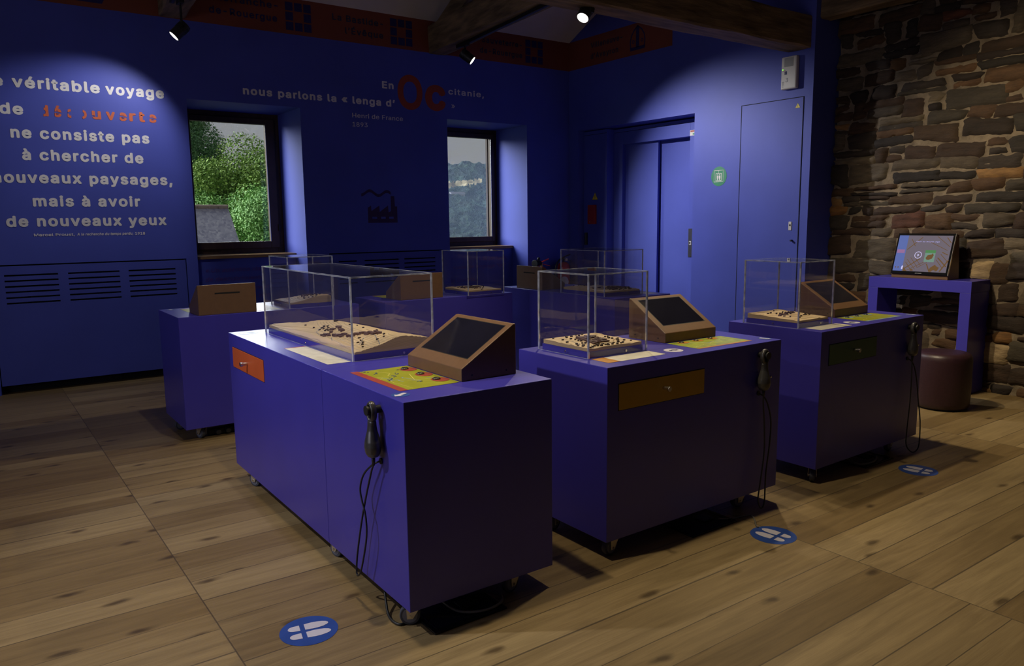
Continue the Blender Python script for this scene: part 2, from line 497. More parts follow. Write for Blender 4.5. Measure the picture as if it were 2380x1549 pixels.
# ------------------------------------------------------------------ mesh helpers
class B:
    def __init__(s):
        s.b = bmesh.new()

    def box(s, x0, x1, y0, y1, z0, z1):
        v = [s.b.verts.new((x, y, z)) for z in (z0, z1) for y in (y0, y1) for x in (x0, x1)]
        for f in ((0, 2, 3, 1), (4, 5, 7, 6), (0, 1, 5, 4), (2, 6, 7, 3), (0, 4, 6, 2), (1, 3, 7, 5)):
            s.b.faces.new([v[i] for i in f])
        return s

    def poly(s, pts):
        s.b.faces.new([s.b.verts.new(p) for p in pts])
        return s

    def prism(s, pts, vec):
        """extrude a planar polygon along vec"""
        vec = Vector(vec)
        a = [s.b.verts.new(p) for p in pts]
        c = [s.b.verts.new(Vector(p) + vec) for p in pts]
        n = len(pts)
        s.b.faces.new(a[::-1])
        s.b.faces.new(c)
        for i in range(n):
            s.b.faces.new((a[i], a[(i + 1) % n], c[(i + 1) % n], c[i]))
        return s

    def cyl(s, p0, p1, r0, r1=None, seg=20):
        p0, p1 = Vector(p0), Vector(p1)
        r1 = r0 if r1 is None else r1
        d = (p1 - p0).normalized()
        a = d.orthogonal().normalized()
        c = d.cross(a)
        ra = [s.b.verts.new(p0 + (a * math.cos(t) + c * math.sin(t)) * r0) for t in [2 * PI * i / seg for i in range(seg)]]
        rb = [s.b.verts.new(p1 + (a * math.cos(t) + c * math.sin(t)) * r1) for t in [2 * PI * i / seg for i in range(seg)]]
        s.b.faces.new(ra[::-1])
        s.b.faces.new(rb)
        for i in range(seg):
            s.b.faces.new((ra[i], ra[(i + 1) % seg], rb[(i + 1) % seg], rb[i]))
        return s

    def lathe(s, prof, cx=0, cy=0, seg=40, axis='z', o=(0, 0, 0)):
        rings = []
        for r, z in prof:
            ring = []
            for i in range(seg):
                t = 2 * PI * i / seg
                if axis == 'z':
                    q = (cx + r * math.cos(t), cy + r * math.sin(t), z)
                elif axis == 'y':
                    q = (o[0] + r * math.cos(t), o[1] + z, o[2] + r * math.sin(t))
                else:
                    q = (o[0] + z, o[1] + r * math.cos(t), o[2] + r * math.sin(t))
                ring.append(s.b.verts.new(q))
            rings.append(ring)
        for a, c in zip(rings, rings[1:]):
            for i in range(seg):
                s.b.faces.new((a[i], a[(i + 1) % seg], c[(i + 1) % seg], c[i]))
        s.b.faces.new(rings[0][::-1])
        s.b.faces.new(rings[-1])
        return s

    def tube(s, pts, r, seg=8, sub=6):
        pts = [Vector(p) for p in pts]
        P = []
        n = len(pts)
        for i in range(n - 1):
            p0, p1, p2, p3 = pts[max(i - 1, 0)], pts[i], pts[i + 1], pts[min(i + 2, n - 1)]
            for k in range(sub):
                t = k / sub
                P.append(0.5 * ((2 * p1) + (p2 - p0) * t + (2 * p0 - 5 * p1 + 4 * p2 - p3) * t * t + (3 * p1 - p0 - 3 * p2 + p3) * t ** 3))
        P.append(pts[-1])
        prev = None
        nrm = None
        for i, q in enumerate(P):
            d = (P[min(i + 1, len(P) - 1)] - P[max(i - 1, 0)])
            d = d.normalized() if d.length > 1e-9 else Vector((0, 0, 1))
            if nrm is None:
                nrm = d.orthogonal().normalized()
            else:
                nrm = (nrm - d * nrm.dot(d))
                nrm = nrm.normalized() if nrm.length > 1e-6 else d.orthogonal().normalized()
            bn = d.cross(nrm)
            ring = [s.b.verts.new(q + (nrm * math.cos(a) + bn * math.sin(a)) * r) for a in [2 * PI * j / seg for j in range(seg)]]
            if prev:
                for j in range(seg):
                    s.b.faces.new((prev[j], prev[(j + 1) % seg], ring[(j + 1) % seg], ring[j]))
            else:
                s.b.faces.new(ring[::-1])
            prev = ring
        s.b.faces.new(prev)
        return s

    def disc(s, c, r, n=(0, 0, 1), seg=40, ry=None):
        n = Vector(n).normalized()
        a = Vector((1, 0, 0)) if abs(n.z) > 0.9 else Vector((0, 0, 1)).cross(n).normalized()
        e = n.cross(a)
        ry = r if ry is None else ry
        s.b.faces.new([s.b.verts.new(Vector(c) + a * math.cos(t) * r + e * math.sin(t) * ry) for t in [2 * PI * i / seg for i in range(seg)]])
        return s

    def xf(s, m):
        bmesh.ops.transform(s.b, matrix=m, verts=s.b.verts)
        return s


def origin_of(o):
    v = Vector((0, 0, 0))
    while o:
        v += o.location
        o = o.parent
    return v


def obj(name, bm, m, parent=None, smooth=False, bevel=0.0, local=False, label=None, mats=None):
    """link one mesh object; geometry given in world coordinates unless local"""
    b = bm.b if isinstance(bm, B) else bm
    if parent is not None and not local:
        bmesh.ops.translate(b, vec=-origin_of(parent), verts=b.verts)
    bmesh.ops.recalc_face_normals(b, faces=b.faces)
    me = bpy.data.meshes.new(name)
    b.to_mesh(me)
    b.free()
    for mm in (mats or [m]):
        me.materials.append(mm)
    if smooth:
        for p in me.polygons:
            p.use_smooth = True
    o = bpy.data.objects.new(name, me)
    C.objects.link(o)
    if parent is not None:
        o.parent = parent
    if bevel:
        md = o.modifiers.new('bevel', 'BEVEL')
        md.width = bevel
        md.segments = 2
        md.limit_method = 'ANGLE'
    if label:
        o['label'] = label
    return o


def tag(o, label, cat, group=None, kind=None):
    o['label'] = label
    o['category'] = cat
    if group:
        o['group'] = group
    if kind:
        o['kind'] = kind
    return o


def thing(name, label, cat, loc=(0, 0, 0), rotz=0.0, group=None, kind=None):
    o = bpy.data.objects.new(name, None)
    o.empty_display_size = 0.05
    C.objects.link(o)
    o.location = loc
    o.rotation_euler = (0, 0, rotz)
    return tag(o, label, cat, group, kind)


def struct(o, label=None, cat=None):
    o['kind'] = 'structure'
    if label:
        o['label'] = label
    if cat:
        o['category'] = cat
    return o


FONT = None
try:      # Blender's own interface typeface; the built-in one stands in if it is missing
    import os
    FONT = bpy.data.fonts.load(os.path.join(bpy.utils.system_resource('DATAFILES'), 'fonts', 'Inter.woff2'))
except Exception:
    FONT = None


def text_bm(txt, size, bold=0.0, shear=0.0, spacing=1.0):
    cu = bpy.data.curves.new('txt', 'FONT')
    cu.body = txt
    cu.size = size
    cu.shear = shear
    cu.space_character = spacing
    cu.resolution_u = 4
    if FONT:
        cu.font = FONT
    to = bpy.data.objects.new('txt', cu)
    C.objects.link(to)
    dg = bpy.context.evaluated_depsgraph_get()
    me = to.evaluated_get(dg).to_mesh()
    b = bmesh.new()
    b.from_mesh(me)
    for f in b.faces:
        f.smooth = False
    to.evaluated_get(dg).to_mesh_clear()
    bpy.data.objects.remove(to)
    bpy.data.curves.remove(cu)
    if bold:          # heavier strokes: the outline repeated around a small circle
        src = bpy.data.meshes.new('tmp')
        b.to_mesh(src)
        for i in range(8):
            n0 = len(b.verts)
            b.from_mesh(src)
            b.verts.ensure_lookup_table()
            a = 2 * PI * i / 8
            bmesh.ops.translate(b, vec=(bold * math.cos(a), bold * math.sin(a), .00012 * (i + 1)), verts=b.verts[n0:])
        bpy.data.meshes.remove(src)
    return b


def fit_text(txt, x0, x1, size, bold=0.0, shear=0.0, vis=None):
    """text mesh in the XY plane: left edge x0, right edge x1, baseline y=0; vis = count of leading characters lying left of x0"""
    b = text_bm(txt, size, bold, shear, 1.16 if bold > .002 and len(txt) > 1 else 1.04)
    xs = [v.co.x for v in b.verts]
    a, c = min(xs), max(xs)
    k = (x1 - x0) / (c - a)
    for v in b.verts:
        v.co.x = x0 + (v.co.x - a) * k
    return b


def to_back(b, y, z):
    """XY text plane -> wall facing -y"""
    for v in b.verts:
        v.co = Vector((v.co.x, y - v.co.z, z + v.co.y))
    return b


def solid(b, vec):
    r = bmesh.ops.extrude_face_region(b, geom=list(b.faces))
    vs_ = [g for g in r['geom'] if isinstance(g, bmesh.types.BMVert)]
    bmesh.ops.translate(b, vec=vec, verts=vs_)
    return b


def join(bs):
    out = bmesh.new()
    for b in bs:
        me = bpy.data.meshes.new('tmp')
        (b.b if isinstance(b, B) else b).to_mesh(me)
        out.from_mesh(me)
        bpy.data.meshes.remove(me)
    return out


# ================================================================== STRUCTURE
YB, XL = 8.288, 6.946          # window wall, lift wall
ZE = 3.884                     # eaves height at the window wall
SLOPE = 0.48
X0, YF = -3.6, -3.2            # left wall, front wall (behind the camera)
RIDGE_Y = 2.4


def roof_z(y):
    return ZE + SLOPE * (YB - y) if y > RIDGE_Y else ZE + SLOPE * (YB - RIDGE_Y) - SLOPE * (RIDGE_Y - y)


struct(obj('floor', B().box(X0 - 0.2, 7.6, YF - 0.2, 9.3, -0.05, 0.0), FLOOR), 'worn oak plank floor', 'floor')

# window wall with two deep recesses and two shallow radiator niches
WIN = [(1.988, 3.152), (5.003, 6.222)]
WTOP = 2.768
PAN = [(0.205, 1.878), (3.41, 4.905)]
YO = 9.12
b = B()
b.box(X0, PAN[0][0], YB, YO, 0, ZE + 0.4)
b.box(PAN[0][0], PAN[0][1], YB, YO, 1.185, ZE + 0.4).box(PAN[0][0], PAN[0][1], YB + 0.14, YO, 0, 1.185)
b.box(PAN[0][1], WIN[0][0], YB, YO, 0, ZE + 0.4)
b.box(WIN[0][0], WIN[0][1], YB, YO, WTOP, ZE + 0.4)
b.box(WIN[0][0], WIN[0][1], 8.64, YO, 0, 1.155)
b.box(WIN[0][1], PAN[1][0], YB, YO, 0, ZE + 0.4)
b.box(PAN[1][0], PAN[1][1], YB, YO, 1.185, ZE + 0.4).box(PAN[1][0], PAN[1][1], YB + 0.14, YO, 0, 1.185)
b.box(PAN[1][1], WIN[1][0], YB, YO, 0, ZE + 0.4)
b.box(WIN[1][0], WIN[1][1], YB, YO, WTOP, ZE + 0.4)
b.box(WIN[1][0], WIN[1][1], 8.64, YO, 0, 1.155)
b.box(WIN[1][1], XL + 0.9, YB, YO, 0, ZE + 0.4)
struct(obj('wall_back', b, BLUE_WALL), 'blue wall with two deep window recesses', 'wall')

# lift wall (faces -x), recess for the lift, gable above
LY0, LY1, LZ = 6.07, 8.10, 2.716
b = B()
b.box(XL, XL + 0.9, LY1, YB, 0, LZ)
b.box(XL, XL + 0.9, 4.578, LY0, 0, LZ)
b.box(XL, XL + 0.9, 4.578, YB, LZ, 3.5)
b.prism([(XL, 4.578, 3.5), (XL, YB, 3.5), (XL, YB, ZE + 0.05), (XL, 4.578, roof_z(4.578) + 0.05)], (0.9, 0, 0))
b.box(XL + 0.42, XL + 0.9, LY0 - 0.1, LY1, 0, LZ + 0.2)
struct(obj('wall_right', b, BLUE_WALL), 'blue wall around the lift', 'wall')
b = B()
b.box(X0 - 0.2, X0, YF, YB, 0, 7.2)
struct(obj('wall_left', b, BLUE_WALL), 'left wall outside the picture', 'wall')
struct(obj('wall_front', B().box(X0, 7.6, YF - 0.2, YF, 0, 7.2), BLUE_WALL), 'wall behind the camera', 'wall')
b = B()
b.prism([(X0, YB + 0.1, roof_z(YB + 0.1)), (X0, RIDGE_Y, roof_z(RIDGE_Y)), (X0, RIDGE_Y, roof_z(RIDGE_Y) + 0.1), (X0, YB + 0.1, roof_z(YB + 0.1) + 0.1)], (11.2, 0, 0))
b.prism([(X0, YF - 0.2, roof_z(YF - 0.2)), (X0, RIDGE_Y, roof_z(RIDGE_Y)), (X0, RIDGE_Y, roof_z(RIDGE_Y) + 0.1), (X0, YF - 0.2, roof_z(YF - 0.2) + 0.1)], (11.2, 0, 0))
struct(obj('ceiling', b, PLASTER), 'white plastered roof slope', 'ceiling')

# red painted name bands
struct(obj('trim_1', B().box(X0, XL, YB - 0.003, YB, 3.520, ZE + 0.003), RED_BAND), 'rust red name band along the top of the window wall', 'trim')
struct(obj('trim_2', B().box(XL - 0.003, XL, 6.43, YB, 3.520, ZE + 0.003), RED_BAND), 'short rust red name band on the lift wall', 'trim')

# ---- stone wall
def stone_wall():
    rnd = random.Random(21)
    b = bmesh.new()
    lay = b.loops.layers.color.new('tint')
    pal = [(0.085, 0.060, 0.040), (0.110, 0.078, 0.050), (0.140, 0.100, 0.062), (0.125, 0.108, 0.085), (0.165, 0.145, 0.115),
           (0.090, 0.075, 0.062), (0.21, 0.145, 0.070), (0.24, 0.18, 0.105), (0.155, 0.090, 0.060), (0.30, 0.26, 0.20), (0.070, 0.052, 0.040)]
    wts = [13, 13, 13, 13, 9, 12, 1.5, 2.5, .8, 2, 7]

    def face_x(y):
        return 7.205 + 0.075 * (y - 2.8)

    def P(s, z, d):       # s runs along the wall from its visible end
        y = 4.565 - s
        return Vector((face_x(y) - d, y, z))

    def stone(s0, s1, z0, z1, col, dep, tilt):
        nx = max(4, int((s1 - s0) / 0.035))
        nz = max(4, int((z1 - z0) / 0.022))
        ss = rnd.random() * 90
        j = [(rnd.uniform(-.22, .22), rnd.uniform(-.22, .22)) for _ in range(4)]
        hh = z1 - z0
        ww = min(s1 - s0, 0.18)
        grid = []
        for a in range(nx + 1):
            u = a / nx
            r = []
            for c in range(nz + 1):
                v = c / nz
                ds = ((1 - u) * (1 - v) * j[0][0] + u * (1 - v) * j[1][0] + u * v * j[2][0] + (1 - u) * v * j[3][0]) * ww
                dz = ((1 - u) * (1 - v) * j[0][1] + u * (1 - v) * j[1][1] + u * v * j[2][1] + (1 - u) * v * j[3][1]) * hh
                s_ = s0 + (s1 - s0) * u + ds
                z_ = z0 + hh * v + dz + tilt * (u - .5)
                e = min(1.0, min(u, 1 - u) * (s1 - s0) / 0.013, min(v, 1 - v) * hh / 0.010)
                e = 1 - (1 - e) ** 2
                n = noise.fractal(Vector((s_ * 9 + ss, z_ * 24, ss)), 0.9, 2.1, 5)
                n2 = noise.noise(Vector((s_ * 26, z_ * 26, ss + 4)))
                ed = (1 - e) * 0.016
                r.append(b.verts.new(P(s_ + ed * n2, z_ + ed * noise.noise(Vector((s_ * 20, ss, z_ * 20))), -0.016 + e * (0.018 + dep + 0.020 * n + 0.012 * (u - .5) * j[0][0] * 6))))
            grid.append(r)
        for a in range(nx):
            for c in range(nz):
                f = b.faces.new((grid[a][c], grid[a + 1][c], grid[a + 1][c + 1], grid[a][c + 1]))
                for lp in f.loops:
                    lp[lay] = (*col, 1)

    z = -0.02
    row = 0
    while z < 3.85:
        h = rnd.choice([.08, .10, .11, .12, .14, .16, .18, .21])
        s = -0.02
        while s < 4.2:
            wd = rnd.uniform(.12, .28) if rnd.random() < .5 else rnd.uniform(.26, .52)
            col = pal[rnd.choices(range(len(pal)), wts)[0]]
            k = rnd.uniform(1.5, 2.5)
            col = tuple(c * k for c in col)
            wob = 0.022 * noise.noise(Vector((s * 1.3, row * 5.1, 3)))
            if rnd.random() < .28 and h > .085:      # two thin stones one over the other
                q = rnd.uniform(.4, .6)
                stone(s, s + wd + .006, z + wob, z + wob + h * q + .003, col, rnd.uniform(.006, .022), rnd.uniform(-.012, .012))
                col2 = tuple(c * 2.3 for c in pal[rnd.choices(range(len(pal)), wts)[0]])
                stone(s, s + wd + .006, z + wob + h * q + .002, z + wob + h + .006, col2, rnd.uniform(.006, .022), rnd.uniform(-.012, .012))
            else:
                stone(s, s + wd + .006, z + wob, z + wob + h + .006, col, rnd.uniform(.008, .03), rnd.uniform(-.02, .02))
            s += wd
        z += h
        row += 1
    return b


def mortar():
    b = bmesh.new()
    n, mz = 150, 110
    g = []
    for i in range(n + 1):
        y = 4.55 - i * 7.8 / n
        r = []
        for k in range(mz + 1):
            z = -0.02 + k * 3.95 / mz
            d = 0.012 * noise.fractal(Vector((y * 11, z * 11, 2)), 1, 2, 4)
            r.append(b.verts.new((7.205 + 0.075 * (y - 2.8) + 0.008 - d, y, z)))
        g.append(r)
    for i in range(n):
        for k in range(mz):
            b.faces.new((g[i][k], g[i + 1][k], g[i + 1][k + 1], g[i][k + 1]))
    # thickness behind
    bb = B()
    bb.b = b
    bb.prism([(7.36, 4.55, 0), (7.36, 4.55, 7.0), (7.36, -3.2, 7.0), (7.36, -3.2, 0)], (0.3, 0, 0))
    return b


sw = struct(obj('wall_front_right', stone_wall(), STONE, smooth=True), 'rubble stone wall of brown schist', 'wall')
obj('mortar', mortar(), MORTAR, sw, smooth=True, label='sandy mortar between the stones')

# ---- windows
def window(name, x0, x1, gx0, gx1, gz0, gz1, label):
    b = B()
    y0, y1 = 9.0, 9.09
    zb, zt = 1.19, WTOP
    b.box(x0, x0 + .075, y0, y1, zb, zt).box(x1 - .075, x1, y0, y1, zb, zt)
    b.box(x0 + .075, x1 - .075, y0, y1, zt - .07, zt).box(x0 + .075, x1 - .075, y0, y1, zb, zb + .07)
    f = struct(obj(name, b, FRAME_WOOD, bevel=.004), label, 'window')
    b = B()
    sx0, sx1, sz0, sz1 = x0 + .06, x1 - .06, zb + .055, zt - .055
    ya, yb = 8.975, 9.04
    b.box(sx0, gx0, ya, yb, sz0, sz1).box(gx1, sx1, ya, yb, sz0, sz1).box(gx0, gx1, ya, yb, gz1, sz1).box(gx0, gx1, ya, yb, sz0, gz0)
    obj('sash', b, FRAME_WOOD, f, bevel=.006)
    obj('pane', B().box(gx0, gx1, 9.012, 9.02, gz0, gz1), GLASS, f)
    b = B()
    for q in (0.0,):
        b.box(gx1 - .004, gx1 + .001, 8.974, 8.98, gz0, gz1)
    obj('glazing_bead', b, STEEL, f)
    obj('hinge', B().cyl((sx1 - .005, 8.965, zb + .25), (sx1 - .005, 8.965, zb + .33), .009), BLACK, f)
    obj('sill_board', B().box(x0 - .0, x1, 8.62, 9.0, 1.155, 1.19), SILL_WOOD, f, bevel=.004, label='pale oak sill board')
    return f


window('window_1', WIN[0][0], WIN[0][1], 2.17, 2.99, 1.325, 2.648, 'dark wood window with trees and a slate roof outside')
window('window_2', WIN[1][0], WIN[1][1], 5.16, 6.112, 1.315, 2.648, 'dark wood window with a distant hill outside')

# ---- lift and cupboard doors in the lift wall
XC, XF, X1, X2 = 7.053, 7.183, 7.246, 7.300
b = B().box(XC, XC + .3, 7.642, LY1, 0, 2.706)
d2 = struct(obj('door_2', b, BLUE_WALL, bevel=.003), 'narrow blue lift control cabinet left of the lift door', 'door')
obj('seam', B().box(XC - .001, XC + .01, 7.645, LY1 - .003, 2.655, 2.660), VOID, d2)
obj('handle', B().cyl((XC - .004, 8.045, 1.19), (XC - .004, 8.045, 1.355), .026, seg=16), BLACK, d2, label='long black recessed handle')
b = B()
b.box(XF, XF + .2, 7.486, 7.642, 0, 2.700).box(XF, XF + .2, LY0 - .1, 6.341, 0, 2.700).box(XF, XF + .2, 6.341, 7.486, 2.498, 2.700)
d1 = struct(obj('door_1', b, BLUE_WALL, bevel=.002), 'blue lift door frame', 'door')
obj('seam', B().box(XF - .001, XF + .01, LY0 - .1, 7.64, 2.655, 2.660), VOID, d1)
obj('door_leaf', B().box(X1, X1 + .035, 6.911, 7.53, 0, 2.55), BLUE_WALL, d1, bevel=.003)
obj('door_leaf', B().box(X2, X2 + .035, 6.30, 7.0, 0, 2.55), BLUE_WALL, d1, bevel=.003)
obj('call_panel', B().box(XF - .006, XF + .002, 6.272, 6.33, 1.07, 1.41), STEEL, d1, label='brushed steel call panel')
b = B().box(XF - .009, XF, 6.285, 6.318, 1.215, 1.262)
cp = obj('call_button', b, WHITE_VINYL, d1, bevel=.004)
obj('button_face', B().box(XF - .0105, XF - .008, 6.292, 6.312, 1.224, 1.253), BLACK, d1)
b = B()
b.box(XL - .004, XL + .001, 4.679, 5.415, 0.03, 2.711)
d3 = struct(obj('door_3', b, BLUE_WALL), 'flush blue cupboard door right of the lift', 'door')
b = B()
b.box(XL - .0045, XL + .001, 4.672, 4.679, 0.03, 2.718).box(XL - .0045, XL + .001, 5.415, 5.424, 0.03, 2.718).box(XL - .0045, XL + .001, 4.679, 5.415, 2.711, 2.718)
obj('door_gap', b, VOID, d3, label='thin dark gap around the cupboard door')
obj('lock_plate', B().box(XL - .010, XL - .003, 4.752, 4.787, 1.40, 1.487), OFFWHITE, d3, bevel=.002, label='small white lock plate')
obj('keyhole', B().cyl((XL - .012, 4.769, 1.452), (XL - .009, 4.769, 1.452), .010, seg=12), BLACK, d3)
obj('door_pull', B().cyl((XL - .03, 4.742, 1.295), (XL - .003, 4.742, 1.295), .010, seg=12), BLACK, d3, label='small black knob')

# ---- old beams
def beam(name, p0, p1, wd, ht, m, label, seed=0, parent=None, n=26):
    p0, p1 = Vector(p0), Vector(p1)
    d = (p1 - p0).normalized()
    side = d.cross(Vector((0, 0, 1))).normalized()
    upv = side.cross(d)
    bm = bmesh.new()
    prof = []
    c = 0.10
    for sx, sz in ((-1, -1 + c), (-1, 0), (-1, 1 - c), (-1 + c, 1), (0, 1), (1 - c, 1), (1, 1 - c), (1, 0), (1, -1 + c), (1 - c, -1), (0, -1), (-1 + c, -1)):
        prof.append((sx * wd / 2, sz * ht / 2))
    rings = []
    for i in range(n + 1):
        q = p0.lerp(p1, i / n)
        ring = []
        for k, (a, e) in enumerate(prof):
            jj = 0.016 * noise.noise(Vector((i * .55, k * 1.7, seed)))
            ring.append(bm.verts.new(q + side * (a + jj) + upv * (e + 0.014 * noise.noise(Vector((i * .5, k * 1.3, seed + 9))))))
        rings.append(ring)
    for a, e in zip(rings, rings[1:]):
        for k in range(len(prof)):
            bm.faces.new((a[k], a[(k + 1) % len(prof)], e[(k + 1) % len(prof)], e[k]))
    bm.faces.new(rings[0])
    bm.faces.new(rings[-1][::-1])
    o = obj(name, bm, m, parent)
    if parent is None:
        tag(o, label, 'beam')
    return o


SK = 0.107
def tie_x(x, y):
    return x - SK * (YB - y)
beam('tie_beam', (4.885, YB, 3.67), (tie_x(4.885, 1.4), 1.4, 3.67), .235, .32, BEAM, 'dark oak roof tie beam carrying a light track, running out from the window wall', 3)
beam('tie_beam', (1.91, YB, 3.69), (tie_x(1.91, 1.4), 1.4, 3.69), .245, .33, BEAM, 'dark oak tie beam end above the white quotation, cut by the top of the picture', 5)
beam('cross_beam', (XL - .002, 4.748, 3.318), (-1.6, 4.748, 3.318), .256, .306, BEAM_X, 'heavy cracked oak beam ending in the lift wall above the cupboard door', 8, n=44)
for k, (xx, lab) in enumerate(((4.885, 'sloping oak rafter rising from the tie beam with the light track'), (1.91, 'sloping oak rafter over the tie beam end at the left'))):
    y0, y1 = 8.2, RIDGE_Y + .2
    beam('rafter', (xx, y0, roof_z(y0) - .24), (xx + .02, y1, roof_z(y1) - .24), .22, .2, BEAM, lab, 11 + k)
beam('wall_plate', (7.10, 4.573, 3.60), (7.02, -3.1, 3.60), .17, .32, BEAM, 'dark timber wall plate along the top of the stone wall', 15)

# ================================================================== LIGHT TRACKS AND SPOTS
def track(p0, p1, label):
    d = (Vector(p1) - Vector(p0)).normalized()
    s = d.cross(Vector((0, 0, 1))) * .019
    bm = B()
    a0, a1 = Vector(p0), Vector(p1)
    h = Vector((0, 0, .034))
    bm.prism([a0 - s, a0 + s, a0 + s + h, a0 - s + h], a1 - a0)
    t = thing('light_track', label, 'light track', p0)
    obj('rail', bm, BLACK, t)
    g = B()
    g.prism([a0 - s * .35 - Vector((0, 0, .0015)), a0 + s * .35 - Vector((0, 0, .0015)), a0 + s * .35, a0 - s * .35], a1 - a0)
    obj('slot', g, NAVY, t)
    e = B()
    e.prism([a0 - s * 1.08, a0 + s * 1.08, a0 + s * 1.08 + h, a0 - s * 1.08 + h], -d * .012)
    obj('end_cap', e, BLACK, t)


track((4.83, 7.72, 3.474), (tie_x(4.83, 1.6) - .02, 1.6, 3.474), 'black light track fixed under the tie beam nearest the lift')
track((1.6, 2.56, 3.474), (4.15, 2.56, 3.474), 'added black light track spanning between the tie beams')  # unseen rail, added to carry the middle spotlight
track((-.75, 5.0, 3.4), (-.75, 2.0, 3.4), 'added black light track left of the picture')  # unseen rail, added to hold the spotlight on the left
track((1.76, 7.6, 3.488), (tie_x(1.76, 1.6) - .02, 1.6, 3.488), 'black light track under the left tie beam')


def spot(pos, target, energy, angle, ztrack, label, color=(1.0, 0.86, 0.66), blend=0.5, soft=0.035, glow=3.0, r=.052, beam=None):
    pos, target = Vector(pos), Vector(target)
    d = (target - pos).normalized()
    t = thing('track_spotlight', label, 'spotlight', pos, group='black track spotlights')
    L = .15
    tail = pos - d * L
    bm = B()
    bm.cyl(tail, pos, r * .96, r, 28)
    obj('lamp_body', bm, BLACK, t, bevel=.004)
    g = B()
    for i in range(4):
        q = tail + d * (.02 + i * .016)
        g.cyl(q, q + d * .006, r * 1.06, r * 1.06, 28)
    obj('cooling_fins', g, BLACK, t)
    pivot = tail + d * .05
    br = B()
    side = d.cross(Vector((0, 0, 1))).normalized()
    top = Vector((pivot.x, pivot.y, ztrack - .02))
    for sg in (-1, 1):
        br.tube([pivot + side * sg * (r + .004), Vector((pivot.x, pivot.y, max(pivot.z + .08, ztrack - .05))) + side * sg * (r * .6), top + side * sg * .01], .006, 6, 3)
    obj('bracket', br, BLACK, t)
    obj('track_adapter', B().box(top.x - .022, top.x + .022, top.y - .06, top.y + .06, ztrack - .04, ztrack), BLACK, t, bevel=.004)
    lens = B()
    lens.cyl(pos - d * .004, pos + d * .001, r * .88, r * .88, 32)
    lm = mat('lamp_lens', (0.9, 0.9, 0.85), 0.3, emit=(1.0, 0.97, 0.9), estr=glow, var=0.02)
    obj('lens', lens, lm, t, label='glowing lamp lens')
    lo = light('spot_beam', 'SPOT', pos + d * .012, beam or target, energy, color, spot_size=math.radians(angle), spot_blend=blend, shadow_soft_size=soft)
    return t


WARM = (1.0, 0.83, 0.55)
COOLW = (0.97, 0.96, 1.0)
spot((1.72, 7.45, 3.17), (0.62, 7.60, 2.03), 58, 92, 3.488, 'lit black spotlight hanging beside the white quotation on the left', COOLW, 0.6, glow=1.3, beam=(1.28, 7.97, 2.43))      # wall-washer optic
spot((4.80, 7.38, 3.28), (6.946, 5.62, 1.15), 410, 78, 3.474, 'black spotlight under the tie beam, its lens edge on, turned towards the lift', COOLW, 0.75, glow=2.0)
spot((4.115, 4.745, 3.085), (2.3, 4.3, 0.7), 150, 100, 3.165, 'bright round spotlight under the cross beam near the room corner', WARM, 0.6, glow=1.6)
spot((1.25, 2.66, 3.2), (1.30, 2.7, 0), 108, 120, 3.488, 'assumed spotlight on the left track above the front cabinet', WARM, 0.6)  # unseen lamp, assumed from the shadows beside the long cabinet
spot((4.35, 3.30, 3.2), (4.9, 2.4, 0.0), 150, 100, 3.474, 'assumed spotlight on the right track above the rear of the cabinets', WARM, 0.6)  # out of view, assumed from the shadow of the green drawer cabinet
spot((2.70, 2.62, 3.2), (2.75, 2.5, 0.0), 85, 115, 3.474, 'assumed spotlight turned down to the middle cabinet', WARM, 0.6)  # unseen, assumed from the short shadow before the middle cabinet
spot((4.40, 3.62, 3.2), (7.2, 2.2, 0.95), 250, 84, 3.474, 'assumed spotlight on the right track turned to the stone wall', WARM, 0.7)  # lamp out of view, assumed from the light on the stones
spot((1.45, 4.6, 3.2), (2.0, 5.0, 0.85), 70, 90, 3.488, 'added spotlight on the left track above the rear cabinets', COOLW, 0.6)  # unseen lamp, added to light the rear row
spot((-0.75, 3.7, 3.05), (1.2, 3.3, 0.3), 185, 62, 3.4, 'assumed spotlight left of the picture turned to the long cabinet', COOLW, 0.6)  # unseen, assumed from the handset's shadow on the cabinet side

# ================================================================== RADIATOR COVERS
def radiator(x0, x1, cols, label):
    t = thing('radiator_cover', label, 'radiator cover', (x0, YB, 0))
    ya, yb = YB - .004, YB + .012
    z0, z1 = 0.082, 1.172
    xa, xb = x0 + .008, x1 - .010
    rows = [1.087 - i * .0505 for i in range(6)]
    bm = B()
    hh = .0075
    edges = [xa] + [v for c in cols for v in c] + [xb]
    for i in range(0, len(edges), 2):
        bm.box(edges[i], edges[i + 1], ya, yb, rows[-1] - hh, rows[0] + hh)
    bm.box(xa, xb, ya, yb, rows[0] + hh, z1)
    bm.box(xa, xb, ya, yb, z0, rows[-1] - hh)
    for a, c in cols:
        for r_, r2_ in zip(rows, rows[1:]):
            bm.box(a, c, ya, yb, r2_ + hh, r_ - hh)
    obj('front_panel', bm, BLUE_DARK, t)
    obj('cavity', B().box(xa - .006, xb + .008, YB + .10, YB + .13, 0.001, 1.182), VOID, t)
    rb = B()
    for k in range(7):
        rb.box(xa + .1 + k * .2, xa + .27 + k * .2, YB + .05, YB + .09, .2, .95)
    obj('radiator_fins', rb, BLACK, t)


radiator(PAN[0][0], PAN[0][1], [(.316, .739), (.820, 1.257), (1.337, 1.768)], 'blue slotted radiator cover below the white quotation')
radiator(PAN[1][0], PAN[1][1], [(3.52, 3.745), (3.839, 4.287), (4.357, 4.790)], 'blue slotted radiator cover between the two windows')
struct(obj('baseboard_back', B().box(-3.5, .198, YB - .014, YB, 0, .09), BLUE_WALL), 'blue skirting at the left end of the window wall', 'skirting')

